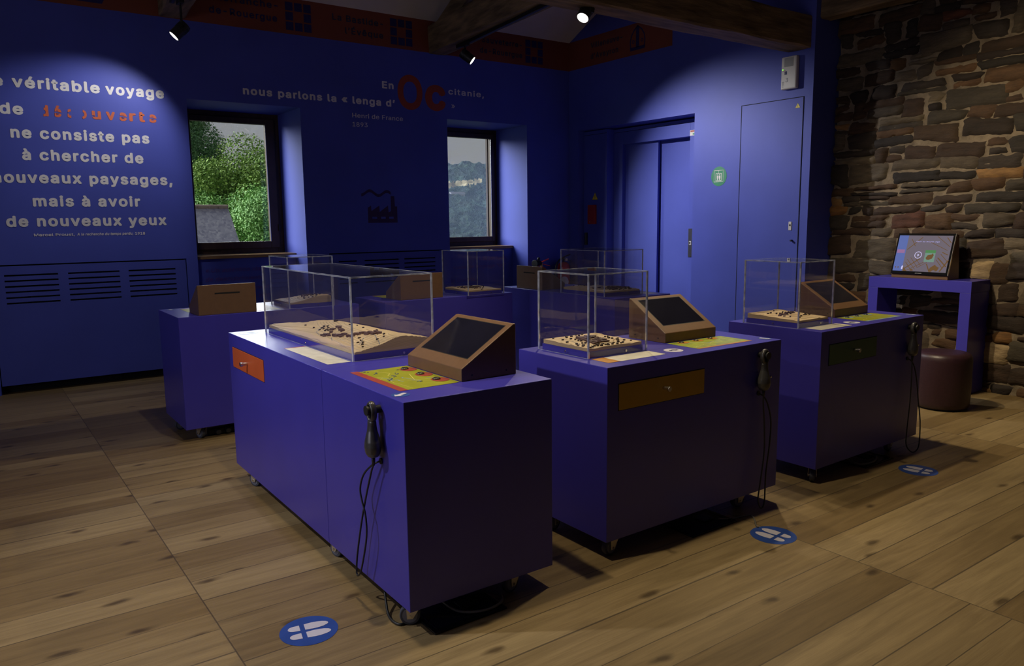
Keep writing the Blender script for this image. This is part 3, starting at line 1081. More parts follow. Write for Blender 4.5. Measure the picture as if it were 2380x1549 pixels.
# ================================================================== LETTERING ON THE WINDOW WALL
def quote(name, label, lines, y, cat='wall lettering', m=WHITE_VINYL):
    t = thing(name, label, cat, (lines[0][1], y, lines[0][3]))
    for ln in lines:
        txt, x0, x1, z, size, bold = ln[:6]
        mm = ln[6] if len(ln) > 6 else m
        sh = ln[7] if len(ln) > 7 else 0.0
        bm = fit_text(txt, x0, x1, size, bold, sh)
        bm = to_back(bm, y - .0008, z)
        obj('text_line', solid(bm, (0, -.0012, 0)), mm, t)
    return t


SZ = .172
q = quote('wall_quotation', 'large white quotation lit by the spotlight on the left of the window wall', [
    ('Le', 0.265, 0.462, 2.758, SZ, .0062),
    ('véritable', 0.527, 1.222, 2.758, SZ, .0062),
    ('voyage', 1.268, 1.782, 2.756, SZ, .0062),
    ('de', 0.412, .592, 2.522, SZ, .0062),
    ('ne consiste pas', 0.477, 1.618, 2.318, SZ, .0062),
    ('à chercher de', 0.548, 1.550, 2.126, SZ, .0062),
    ('nouveaux paysages,', 0.305, 1.800, 1.922, SZ, .0062),
    ('mais à avoir', 0.595, 1.492, 1.712, SZ, .0062),
    ('de nouveaux yeux', 0.375, 1.718, 1.530, SZ, .0062),
    ('Marcel Proust,', 0.578, .905, 1.437, .046, .0008),
    ('A la recherche du temps perdu,', .925, 1.405, 1.437, .046, .0008, WHITE_VINYL, .2),
    ('1918', 1.423, 1.512, 1.435, .046, .0008)], YB)

# orange word whose letters have pieces missing
word = 'découverte'
xs = [.715, .820, .928, 1.030, 1.137, 1.255, 1.360, 1.455, 1.530, 1.622]
wd = [.072, .070, .062, .064, .076, .078, .074, .058, .064, .075]
keep = {'d': (.42, 1), 'é': (.18, 1), 'c': (.12, .62), 'o': (.42, 1), 'u': (0, 1), 'v': (0, 1), 'e': (.12, 1), 'r': (0, 1), 't': (.1, 1)}
t = thing('wall_word', 'broken orange word within the white quotation', 'wall lettering', (.715, YB, 2.52))
for ch, x, wdt in zip(word, xs, wd):
    bm = fit_text(ch, x, x + wdt, SZ, .0062)
    a, e = keep[ch]
    if a > 0:
        bmesh.ops.bisect_plane(bm, geom=bm.verts[:] + bm.edges[:] + bm.faces[:], plane_co=(x + wdt * a, 0, 0), plane_no=(-1, .10, 0), clear_outer=True)
    if e < 1:
        bmesh.ops.bisect_plane(bm, geom=bm.verts[:] + bm.edges[:] + bm.faces[:], plane_co=(x + wdt * e, 0, 0), plane_no=(1, 0, 0), clear_outer=True)
    if ch in 'éceu':
        zc = .045 if ch != 'u' else .03
        g = bm.verts[:] + bm.edges[:] + bm.faces[:]
        bmesh.ops.bisect_plane(bm, geom=g, plane_co=(x, zc, 0), plane_no=(0.15, 1, 0))
        g = bm.verts[:] + bm.edges[:] + bm.faces[:]
        bmesh.ops.bisect_plane(bm, geom=g, plane_co=(x, zc - .012, 0), plane_no=(0.15, 1, 0))
        kill = [f for f in bm.faces if zc - .012 < f.calc_center_median().y + .15 * (f.calc_center_median().x - x) < zc and (ch != 'u' or f.calc_center_median().x < x + .3 * wdt)]
        bmesh.ops.delete(bm, geom=kill, context='FACES')
    bm = to_back(bm, YB - .0008, 2.521)
    obj('letter', solid(bm, (0, -.0012, 0)), ORANGE_VINYL, t)

quote('wall_quotation', 'dim white quotation with two huge rust red letters above the right window', [
    ('En', 4.142, 4.290, 3.062, .140, .0048),
    ('nous parlons la « lenga d’', 2.550, 4.300, 2.862, .140, .0048),
    ('O', 4.340, 4.670, 2.862, .70, .018, RUST_VINYL),
    ('c', 4.705, 4.992, 2.880, .66, .024, RUST_VINYL),
    ('citanie,', 5.031, 5.550, 3.066, .128, .0025),
    ('»', 5.069, 5.120, 2.900, .12, .0008),
    ('Henri de France', 3.759, 4.398, 2.706, .095, .0006),
    ('1893', 3.757, 3.942, 2.607, .095, .0006)], YB)
quote('wall_quotation', 'faint plum italic quotation under the sill of the left window', [
    ('« Un auténtico viaje', 2.144, 2.792, 1.012, .085, .0008, PLUM_VINYL, .22),
    ('de descubrimiento', 2.138, 2.765, .915, .085, .0008, PLUM_VINYL, .22),
    ('no consiste en buscar', 2.135, 2.830, .808, .085, .0008, PLUM_VINYL, .22),
    ('nuevos paisajes sino', 2.135, 2.832, .712, .085, .0008, PLUM_VINYL, .22)], 8.64)
quote('wall_quotation', 'faint plum lettering under the sill of the right window', [
    ('« In Occitania,', 5.66, 6.128, 1.010, .085, .0008, PLUM_VINYL),
    ('speak the language “Oc”', 5.26, 6.10, .908, .085, .0008, PLUM_VINYL),
    ('En Occitania,', 5.219, 5.610, .738, .085, .0008, PLUM_VINYL)], 8.64)


def wallpoly(pts, y):
    b_ = B()
    b_.poly([(x, y - .0008, z) for x, z in pts])
    return solid(b_.b, (0, -.0012, 0))


# factory pictogram
t = thing('factory_pictogram', 'dark plum factory pictogram with smoke between the windows', 'wall pictogram', (4.1, YB, 1.52))
fx0, fx1, fz = 3.906, 4.285, 1.522
b1 = [wallpoly([(fx0, fz), (fx1, fz), (fx1, fz + .045), (fx0, fz + .045)], YB),
      wallpoly([(fx0, fz + .07), (fx1, fz + .07), (fx1, fz + .19), (fx1 - .03, fz + .19), (fx1 - .035, fz + .31), (fx1 - .080, fz + .31), (fx1 - .080, fz + .135), (fx1 - .115, fz + .12),
                (fx1 - .12, fz + .20), (fx1 - .23, fz + .125), (fx1 - .232, fz + .20), (fx1 - .335, fz + .135), (fx1 - .338, fz + .20), (fx0, fz + .175)], YB)]
for a, e in ((fx0, fx0 + .052), (fx0 + .115, fx0 + .165), (fx0 + .225, fx0 + .27), (fx1 - .05, fx1)):
    b1.append(wallpoly([(a, fz + .045), (e, fz + .045), (e, fz + .07), (a, fz + .07)], YB))
obj('factory', join(b1), FACTORY_VINYL, t)
sm = []
for i in range(24):
    u = i / 23
    x = 3.830 + u * .375
    z = 1.868 + .026 * math.sin(u * PI * 3.4 - 1.5) - .01 * u
    sm.append((x, z))
obj('smoke', wallpoly([(x, z - .017) for x, z in sm] + [(x, z + .017) for x, z in sm[::-1]], YB), FACTORY_VINYL, t)


# village names and bastide grids on the red bands
def grid_emblem(x0, label):
    t = thing('bastide_emblem', label, 'wall pictogram', (x0, YB, 3.56), group='navy square grid emblems')
    bs = []
    s, p, pz = .082, .100, .100
    for i in range(3):
        for k in range(3):
            if i == 1 and k == 1:
                continue
            x, z = x0 + i * p, 3.560 + k * pz
            bs.append(wallpoly([(x, z), (x + s, z), (x + s, z + s + .003), (x, z + s + .003)], YB - .003))
    obj('squares', join(bs), NAVY, t)


grid_emblem(3.042, 'navy grid emblem right of the navy village name')
grid_emblem(4.270, 'navy grid emblem just left of the tie beam')
grid_emblem(6.207, 'navy grid emblem right of the hanging spotlight near the corner')


def names(lines, label, m):
    t = thing('village_name', label, 'wall lettering', (lines[0][1], YB, lines[0][3]))
    for txt, x0, x1, z in lines:
        obj('text_line', solid(to_back(fit_text(txt, x0, x1, .125, .0025), YB - .0038, z), (0, -.0012, 0)), m, t)


names([('Villefranche-', 2.21, 2.965, 3.758), ('de-Rouergue', 2.262, 2.950, 3.628)], 'navy village name on the red band beside the left beam end', NAVY)
names([('La Bastide-', 3.567, 4.180, 3.735), ('l’Évêque', 3.712, 4.178, 3.607)], 'dark village name on the red band left of the tie beam', DARK_VINYL)
names([('Sauveterre-', 5.53, 6.150, 3.735), ('de-Rouergue', 5.50, 6.155, 3.607)], 'dark village name partly hidden behind the hanging spotlight', DARK_VINYL)
t = thing('village_emblem', 'navy emblem foot peeping in at the top left edge of the picture', 'wall pictogram', (1.1, YB, 3.56))
obj('emblem_foot', wallpoly([(1.06, 3.62), (1.09, 3.565), (1.30, 3.565), (1.33, 3.62), (1.30, 3.80), (1.195, 3.86), (1.09, 3.80)], YB - .003), NAVY, t)


def to_right(b, x, z):
    """XY text plane -> wall facing -x (text runs towards -y)"""
    for v in b.verts:
        v.co = Vector((x - v.co.z, -v.co.x, z + v.co.y))
    return b


t = thing('village_name', 'black village name on the short red band beside the corner', 'wall lettering', (XL, 7.8, 3.76))
for txt, ya, yb_, z in (('Villeneuve-', 7.845, 7.255, 3.742), ('d’Aveyron', 7.845, 7.330, 3.607)):
    obj('text_line', solid(to_right(fit_text(txt, -ya, -yb_, .125, .0025), XL - .0038, z), (-.0012, 0, 0)), DARK_VINYL, t)


def rightpoly(pts, x):
    b_ = B()
    b_.poly([(x, y, z) for y, z in pts])
    return solid(b_.b, (-.0012, 0, 0))


t = thing('boat_emblem', 'navy pointed boat emblem on the short red band', 'wall pictogram', (XL, 6.99, 3.57))
xe = XL - .0038
outl = [(7.112, 3.60), (7.125, 3.68), (7.105, 3.75), (7.06, 3.81), (6.992, 3.862), (6.92, 3.81), (6.875, 3.75), (6.86, 3.68), (6.872, 3.60)]
inn = [(y + (6.992 - y) * .12, 3.60 + (z - 3.60) * .93) for y, z in outl]
bs = []
for i in range(len(outl) - 1):
    bs.append(rightpoly([outl[i], outl[i + 1], inn[i + 1], inn[i]], xe))
bs.append(rightpoly([(7.112, 3.572), (6.872, 3.572), (6.862, 3.61), (7.122, 3.61)], xe))
bs.append(rightpoly([(7.018, 3.60), (6.966, 3.60), (6.966, 3.83), (6.992, 3.862), (7.018, 3.83)], xe))
for yc in (7.065, 6.918):
    ring = [(yc + .022 * math.cos(2 * PI * i / 16), 3.675 + .022 * math.sin(2 * PI * i / 16)) for i in range(17)]
    ri = [(yc + .012 * math.cos(2 * PI * i / 16), 3.675 + .012 * math.sin(2 * PI * i / 16)) for i in range(17)]
    for i in range(16):
        bs.append(rightpoly([ring[i], ring[i + 1], ri[i + 1], ri[i]], xe))
obj('boat', join(bs), NAVY, t)

# ================================================================== THINGS ON THE LIFT WALL
t = thing('lift_sticker', 'round green lift sticker between the lift and the cupboard door', 'sticker', (XL, 5.702, 1.99))
obj('disc', B().cyl((XL - .0015, 5.702, 1.991), (XL, 5.702, 1.991), .107, seg=48), GREENSTK, t)
pb = []
def fr(y0, y1, z0, z1, th):
    for a in ((y0, y0 + th, z0, z1), (y1 - th, y1, z0, z1), (y0 + th, y1 - th, z0, z0 + th), (y0 + th, y1 - th, z1 - th, z1)):
        pb.append(rightpoly([(a[0], a[2]), (a[1], a[2]), (a[1], a[3]), (a[0], a[3])], XL - .002))
fr(5.640, 5.770, 1.930, 2.058, .004)
fr(5.664, 5.744, 1.940, 2.026, .007)
pb.append(rightpoly([(5.702, 2.026), (5.706, 2.026), (5.706, 2.058), (5.702, 2.058)], XL - .002))
for yc in (5.690, 5.716):
    pb.append(rightpoly([(yc - .010, 1.975), (yc - .005, 1.950), (yc + .005, 1.950), (yc + .010, 1.975), (yc + .010, 1.998), (yc - .010, 1.998)], XL - .002))
    pb.append(rightpoly([(yc + .007 * math.cos(2 * PI * i / 12), 2.008 + .007 * math.sin(2 * PI * i / 12)) for i in range(12)], XL - .002))
obj('pictogram', join(pb), WHITE_VINYL, t)


def warn(x, y, z, s, label, m2):
    t = thing('warning_sticker', label, 'warning sticker', (x, y, z))
    o_ = B()
    o_.poly([(x - .0006, y + s, z), (x - .0006, y - s, z), (x - .0006, y, z + s * 1.66)])
    obj('border', solid(o_.b, (-.0006, 0, 0)), BLACK, t)
    o_ = B()
    o_.poly([(x - .0014, y + s * .88, z + s * .07), (x - .0014, y - s * .88, z + s * .07), (x - .0014, y, z + s * 1.53)])
    obj('triangle', solid(o_.b, (-.0006, 0, 0)), m2, t)
    o_ = B()
    o_.poly([(x - .0022, y + a * s, z + c * s) for a, c in ((.02, 1.1), (.16, .55), (-.02, .62), (.02, .18), (-.10, .42), (-.04, .42), (-.14, .72), (.06, .66), (-.10, 1.1))])
    obj('lightning_bolt', solid(o_.b, (-.0004, 0, 0)), BLACK, t)


warn(XC, 7.873, 1.795, .061, 'yellow triangular warning sticker above the red box left of the lift', WARNYEL)
warn(XL - .004, 4.738, 2.612, .030, 'small amber triangular warning sticker in the corner of the cupboard door', WARNYEL)
t = thing('key_box', 'small red box on the narrow cabinet left of the lift', 'box', (XC, 7.907, 1.6))
obj('body', B().box(XC - .045, XC, 7.838, 7.977, 1.471, 1.729), KEYRED, t, bevel=.006)
obj('lock', B().cyl((XC - .049, 7.925, 1.50), (XC - .044, 7.925, 1.50), .009, seg=16), STEEL, t)
t = thing('alarm_unit', 'off-white wall alarm unit with a small green light under the cross beam', 'alarm', (XL, 4.82, 2.96))
obj('casing', B().box(XL - .052, XL, 4.739, 4.914, 2.803, 3.119), OFFWHITE, t, bevel=.012)
obj('speaker_grille', B().box(XL - .054, XL - .05, 4.775, 4.878, 3.02, 3.105), GREYPRINT, t, bevel=.001)
obj('indicator_led', B().cyl((XL - .056, 4.892, 2.995), (XL - .051, 4.892, 2.995), .006, seg=12), LED, t, label='green indicator light')
obj('red_line', B().box(XL - .0530, XL - .051, 4.86, 4.893, 2.982, 2.987), KEYRED, t)
obj('logo', join([rightpoly([(4.872, 2.945), (4.845, 2.945), (4.845, 2.977), (4.872, 2.977)], XL - .0522)]), NAVY, t)
bm = text_bm('TYPE', .045, .0006)
for v in bm.verts:
    v.co = Vector((XL - .0522 - v.co.z, 4.875 + v.co.y * .9 - .0, 2.822 + v.co.x * .75))
obj('type_text', solid(bm, (-.0006, 0, 0)), GREYPRINT, t)
bm = text_bm('3', .075, .001)
obj('number', solid(to_right(fit_text('3', -4.858, -4.828, .075, .001), XL - .0522, 2.872), (-.0006, 0, 0)), GREYPRINT, t)
t = thing('small_sticker', 'small red and white sticker on the upper right of the lift frame', 'sticker', (XF, 6.3, 2.53))
obj('sheet', B().box(XF - .0015, XF, 6.25, 6.343, 2.503, 2.567), OFFWHITE, t)
obj('red_mark', B().box(XF - .0025, XF - .001, 6.255, 6.335, 2.545, 2.562), KEYRED, t)
obj('green_mark', B().box(XF - .0025, XF - .001, 6.255, 6.30, 2.51, 2.53), GREENSTK, t)

# ================================================================== FIRE EXTINGUISHERS IN THE CORNER
def extinguisher(x, y, zb, h, r, label, horn):
    t = thing('fire_extinguisher', label, 'fire extinguisher', (x, y, zb), group=None)
    obj('cylinder', B().lathe([(r * .8, zb), (r, zb + .02), (r, zb + h - r * .9), (r * .93, zb + h - r * .5), (r * .7, zb + h - r * .18), (r * .32, zb + h)], x, y, 36), EXTRED, t, smooth=True)
    obj('valve', B().cyl((x, y, zb + h - .005), (x, y, zb + h + .05), .017, .013), BRASS if horn else BLACK, t)
    hd = B()
    hd.prism([(x - .012, y - .012, zb + h + .05), (x - .012, y - .012, zb + h + .064), (x + .10, y - .03, zb + h + .105), (x + .10, y - .03, zb + h + .093)], (0, .024, 0))
    obj('squeeze_lever', hd, EXTRED if horn else BLACK, t)
    hd = B()
    hd.prism([(x - .012, y - .012, zb + h + .035), (x - .012, y - .012, zb + h + .045), (x + .12, y - .03, zb + h + .012), (x + .12, y - .03, zb + h + .0)], (0, .024, 0))
    obj('carry_handle', hd, EXTRED if horn else BLACK, t)
    if horn:
        hb = B()
        hb.cyl((x - .04, y - .02, zb + h + .05), (x - .16, y - .05, zb + h + .045), .032, .052, 28)
        obj('horn', hb, BLACK, t, smooth=False, bevel=.004)
        obj('swivel', B().cyl((x - .02, y - .01, zb + h + .055), (x - .055, y - .02, zb + h + .05), .014), BLACK, t)
        hb2 = B()
        hb2.lathe([(.008, zb + h + .085), (.02, zb + h + .09), (.022, zb + h + .115), (.006, zb + h + .13)], x - .075, y - .03, 20)
        obj('horn_grip', hb2, BLACK, t, smooth=True)
    else:
        ho = B().tube([(x - .01, y - .02, zb + h + .05), (x - .10, y - .05, zb + h + .04), (x - .17, y - .06, zb + h - .03), (x - .185, y - .06, zb + h - .12), (x - .17, y - .05, zb + h - .3), (x - .10, y - .05, zb + h - .42)], .014, 10)
        obj('hose', ho, BLACK, t, smooth=True)
        obj('gauge', B().cyl((x + .02, y - .025, zb + h + .03), (x + .02, y - .045, zb + h + .03), .018), OFFWHITE, t)
        lb = B()
        for i in range(14):
            a0 = math.radians(180 + i * 6 + 20)
            a1 = math.radians(180 + (i + 1) * 6 + 20)
            u = (i - 6.5) / 7
            u2 = (i - 5.5) / 7
            hh0, hh1 = .075 * math.sqrt(max(0, 1 - u * u)), .075 * math.sqrt(max(0, 1 - min(1, u2 * u2)))
            rr = r + .0012
            lb.poly([(x + rr * math.cos(a0), y + rr * math.sin(a0), zb + h - .27 - hh0), (x + rr * math.cos(a1), y + rr * math.sin(a1), zb + h - .27 - hh1),
                     (x + rr * math.cos(a1), y + rr * math.sin(a1), zb + h - .27 + hh1), (x + rr * math.cos(a0), y + rr * math.sin(a0), zb + h - .27 + hh0)])
        obj('round_label', lb, PAPER, t, label='round white instruction label')
    st = B().box(x - r - .01, x + r + .01, y + r * .2, YB, zb - .03, zb - .004)
    st.box(x - .03, x + .03, y + r * .98, YB, zb + .1, zb + h * .7)
    obj('wall_bracket', st, BLACK, t)


extinguisher(6.335, 8.13, .32, .595, .062, 'red fire extinguisher with a black horn and red lever in the corner', True)
extinguisher(6.705, 8.12, .42, .545, .085, 'red fire extinguisher with a round white label seen through the clear case', False)

# ================================================================== CABINETS
ZB_, ZT_ = .090, .892


def caster(parent, x, y, ang):
    c, s = math.cos(ang), math.sin(ang)
    ax = Vector((c, s, 0))            # axle direction
    tr = Vector((-s, c, 0)) * .022
    ctr = Vector((x, y, .040)) + tr
    f = B()
    f.box(x - .03, x + .03, y - .03, y + .03, .086, .0895)
    for sg in (-1, 1):
        o = ax * sg * .021
        p0 = Vector((x, y, .086)) + o
        f.prism([p0 + tr * .1 - tr.normalized() * .026, p0 + tr * .1 + tr.normalized() * .034, ctr + o + tr.normalized() * .011 + Vector((0, 0, -.010)), ctr + o - tr.normalized() * .011 + Vector((0, 0, -.010))], ax * sg * .0022)
    ca = obj('caster', f, ZINC, parent, local=True)
    wl = B()
    wl.cyl(ctr - ax * .013, ctr + ax * .013, .040, .040, 30)
    obj('tyre', wl, RUBBER, ca, local=True, bevel=.004)
    hb = B()
    hb.cyl(ctr - ax * .0145, ctr + ax * .0145, .029, .029, 26)
    obj('hub', hb, HUB, ca, local=True)
    xb = B()
    xb.cyl(ctr - ax * .026, ctr + ax * .026, .0055, .0055, 10)
    obj('axle', xb, STEEL, ca, local=True)


def cabinet(label, x, y, wd, dp, rot=0.0, seam=None, drawer=None, hook=None, casters=()):
    """local frame: x along the width, y along the depth; drawer=(axis, a, b, material, plain colour)"""
    t = thing('display_cabinet', label, 'cabinet', (x, y, 0), rot, group='blue display cabinets on casters')
    segs = [(0, dp)] if not seam else [(0, seam - .0012), (seam + .0012, dp)]
    for a, e in segs:
        obj('carcass', B().box(0, wd, a, e, ZB_, ZT_), BLUE_CAB, t, local=True, bevel=.0025)
    if drawer:
        ax, a, e, dm, knobn, lab = drawer
        if ax == 'x':      # drawer in the y=0 face
            d = obj('drawer', B().box(a, e, -.0035, .01, .692, .810), dm, t, local=True, bevel=.0012, label=lab)
            m_ = (a + e) / 2
            obj('shadow_gap', B().box(a - .003, e + .003, -.0006, .008, .689, .813), VOID, d, local=True)
            k = B().cyl((m_, -.003, .756), (m_, -.030, .756), .0085, .0085, 20)
            k.cyl((m_, -.030, .756), (m_, -.044, .756), .012, .012, 20)
        else:              # drawer in the x=0 face
            d = obj('drawer', B().box(-.0035, .01, a, e, .700, .816), dm, t, local=True, bevel=.0012, label=lab)
            m_ = (a + e) / 2
            obj('shadow_gap', B().box(-.0006, .008, a - .003, e + .003, .697, .819), VOID, d, local=True)
            k = B().cyl((-.003, m_, .758), (-.030, m_, .758), .0085, .0085, 20)
            k.cyl((-.030, m_, .758), (-.044, m_, .758), .012, .012, 20)
        obj('knob', k, STEEL, d, local=True, bevel=.0015)
    if hook:
        ax, a = hook
        v = Vector((0, -1, 0)) if ax == 'x' else Vector((-1, 0, 0))
        p = Vector((a, 0, .832)) if ax == 'x' else Vector((0, a, .832))
        h = B().cyl(p - v * .002, p + v * .052, .0155, .0155, 24)
        h.cyl(p + v * .052, p + v * .058, .019, .019, 24)
        obj('handset_hook', h, BLACK, t, local=True)
        g = Vector((0, 0, -.205))
        obj('cable_grommet', B().cyl(p + g - v * .002, p + g + v * .006, .012, .012, 20), BLACK, t, local=True)
    for cx, cy, an in casters:
        caster(t, cx, cy, an)
    return t


def cs(wd, dp, a):
    return [(.065, .065, a[0]), (wd - .065, .065, a[1]), (.065, dp - .065, a[2]), (wd - .065, dp - .065, a[3])]


R_ = math.radians
cabinet('long blue cabinet nearest the camera with an orange drawer', 1.237, 2.394, .6735, 2.243, R_(-.461), .781, ('y', 1.595, 2.163, ORANGE_DR, 0, 'orange drawer front'), ('y', .197),
        [(.06, .07, R_(60)), (.52, .07, R_(100)), (.055, 2.0, R_(25)), (.6, 2.1, R_(70)), (.06, .80, R_(15)), (.6, .86, R_(40))])
cabinet('blue cabinet with a mustard yellow drawer in the middle of the front row', 2.2405, 2.4157, 1.2494, .6474, R_(.286), None, ('x', .068, .636, YELLOW_DR, 0, 'mustard yellow drawer front'), ('x', 1.066),
        [(.09, .055, R_(95)), (1.04, .07, R_(80)), (.07, .44, R_(100)), (1.15, .58, R_(30))])
cabinet('blue cabinet with a bottle green drawer at the right of the front row', 3.8827, 2.437, 1.179, .6349, R_(.934), None, ('x', .083, .598, GREEN_DR, 0, 'bottle green drawer front'), ('x', .990),
        [(.07, .06, R_(120)), (1.0, .085, R_(95)), (.07, .56, R_(60)), (1.1, .56, R_(30))])
cabinet('blue cabinet at the left rear beside the slotted radiator cover', 1.1888, 5.6078, 1.3453, .6391, R_(-.05), None, None, None,
        [(.12, .06, R_(20)), (.35, .3, R_(70)), (.07, .42, R_(100)), (1.25, .56, R_(30)), (1.25, .07, R_(60))])
cabinet('blue cabinet in the rear row between the two windows', 2.7428, 5.5695, 1.2595, .572, R_(-.086), None, None, None, cs(1.2595, .572, (.3, 1.2, .8, .1)))
cabinet('blue cabinet at the back turned towards the lift', 4.300, 4.5541, .6504, 1.5729, R_(-.02), None, None, None, cs(.6504, 1.5729, (.6, 1.2, .2, .9)))

# ================================================================== TABLETS
def tablet(label, cx, cy, wd, rot, dp=.270):
    """local frame: front edge at y=0 facing -y, x centred"""
    t = thing('touchscreen_kiosk', label, 'touchscreen', (cx, cy, ZT_), rot, group='bronze sloping touchscreen housings')
    lo, hi = .052, .213
    hw = wd / 2
    bm = B()
    bm.prism([(-hw, 0, 0), (-hw, 0, lo), (-hw, dp - .012, hi), (-hw, dp, hi), (-hw, dp, 0)], (wd, 0, 0))
    obj('housing', bm, BROWN, t, local=True, bevel=.003)
    sl = Vector((0, dp - .012, hi - lo))
    L = sl.length
    e = sl.normalized()
    nrm = Vector((0, -e.z, e.y))
    o0 = Vector((0, 0, lo))

    def S(x, s, n):
        return o0 + Vector((x, 0, 0)) + e * s + nrm * n
    sc = B()
    x0, x1, s0, s1 = -hw + .040, hw - .036, .062, L - .022
    sc.prism([S(x0, s0, -.002), S(x1, s0, -.002), S(x1, s1, -.002), S(x0, s1, -.002)], nrm * .0026)
    obj('screen', sc, SCREEN, t, local=True)
    fr_ = B()
    g = .004
    for a in ((x0 - g, x1 + g, s0 - g, s0), (x0 - g, x1 + g, s1, s1 + g), (x0 - g, x0, s0, s1), (x1, x1 + g, s0, s1)):
        fr_.prism([S(a[0], a[2], -.002), S(a[1], a[2], -.002), S(a[1], a[3], -.002), S(a[0], a[3], -.002)], nrm * .0024)
    obj('screen_gasket', fr_, BLACK, t, local=True)
    sl_ = B()
    sl_.box(-wd * .215, wd * .215, dp - .003, dp + .0006, hi - .068, hi - .057)
    obj('vent_slot', sl_, VOID, t, local=True, label='dark vent slot in the back')
    scw = B()
    for sg in (-1, 1):
        for yy in (.05, dp - .05):
            scw.cyl((sg * (hw - .002), yy, .022), (sg * (hw + .0008), yy, .022), .004, .004, 10)
    obj('side_screws', scw, BLACK, t, local=True)


tablet('bronze touchscreen housing on the long front cabinet, facing left', 1.588, 2.790, .452, R_(-90))
tablet('bronze touchscreen housing on the cabinet with the mustard drawer', 3.118, 2.715, .392, R_(-.6))
tablet('bronze touchscreen housing on the cabinet with the green drawer', 4.708, 2.748, .400, R_(1))
tablet('bronze touchscreen housing seen from behind on the left rear cabinet', 1.533, 5.620 + .270, .405, R_(180))
tablet('bronze touchscreen housing seen from behind, half behind the large clear case', 3.107, 5.610 + .270, .400, R_(180))
tablet('bronze touchscreen housing seen from behind in front of the fire extinguishers', 4.345 + .270, 5.770, .400, R_(90))

# ================================================================== CLEAR CASES AND WOODEN MODELS
def case(label, x0, x1, y0, y1, zt=1.282, pl=.030):
    t = thing('display_case', label, 'display case', ((x0 + x1) / 2, (y0 + y1) / 2, ZT_), group='clear acrylic display cases')
    th = .005
    z0 = ZT_ + .0006
    pane = B()
    pane.box(x0, x1, y0, y0 + th, z0, zt - th).box(x0, x1, y1 - th, y1, z0, zt - th)
    pane.box(x0, x0 + th, y0 + th, y1 - th, z0, zt - th).box(x1 - th, x1, y0 + th, y1 - th, z0, zt - th)
    pane.box(x0, x1, y0, y1, zt - th, zt)
    obj('acrylic_cover', pane, ACRYLIC, t)
    e = B()
    r = .0048
    for x in (x0, x1):
        for y in (y0, y1):
            e.box(x - r * .8, x + r * .8, y - r * .8, y + r * .8, z0, zt)
    for z, q in ((zt, 1.0), ):
        for y in (y0, y1):
            e.box(x0, x1, y - r * .45, y + r * .45, z - .006, z - .004)
            e.box(x0, x1, y - r * .35, y + r * .35, z - .0012, z + .0004)
        for x in (x0, x1):
            e.box(x - r * .45, x + r * .45, y0, y1, z - .006, z - .004)
            e.box(x - r * .35, x + r * .35, y0, y1, z - .0012, z + .0004)
    for y in (y0, y1):
        e.box(x0, x1, y - r * .3, y + r * .3, z0, z0 + .0012)
    for x in (x0, x1):
        e.box(x - r * .3, x + r * .3, y0, y1, z0, z0 + .0012)
    obj('polished_edges', e, EDGE, t)
    m_ = .012
    obj('base_plinth', B().box(x0 + m_, x1 - m_, y0 + m_, y1 - m_, z0, ZT_ + pl), BLUE_CAB, t)
    s = B()
    for p, v in ((((x0 + x1) / 2 + .05, y0, ZT_ + .016), (0, -1, 0)), ((x0, (y0 + y1) / 2 - .02, ZT_ + .016), (-1, 0, 0))):
        s.cyl(Vector(p) + Vector(v) * .0005, Vector(p) + Vector(v) * .004, .006, .006, 16)
    obj('fixing_screws', s, STEEL, t)
    return t


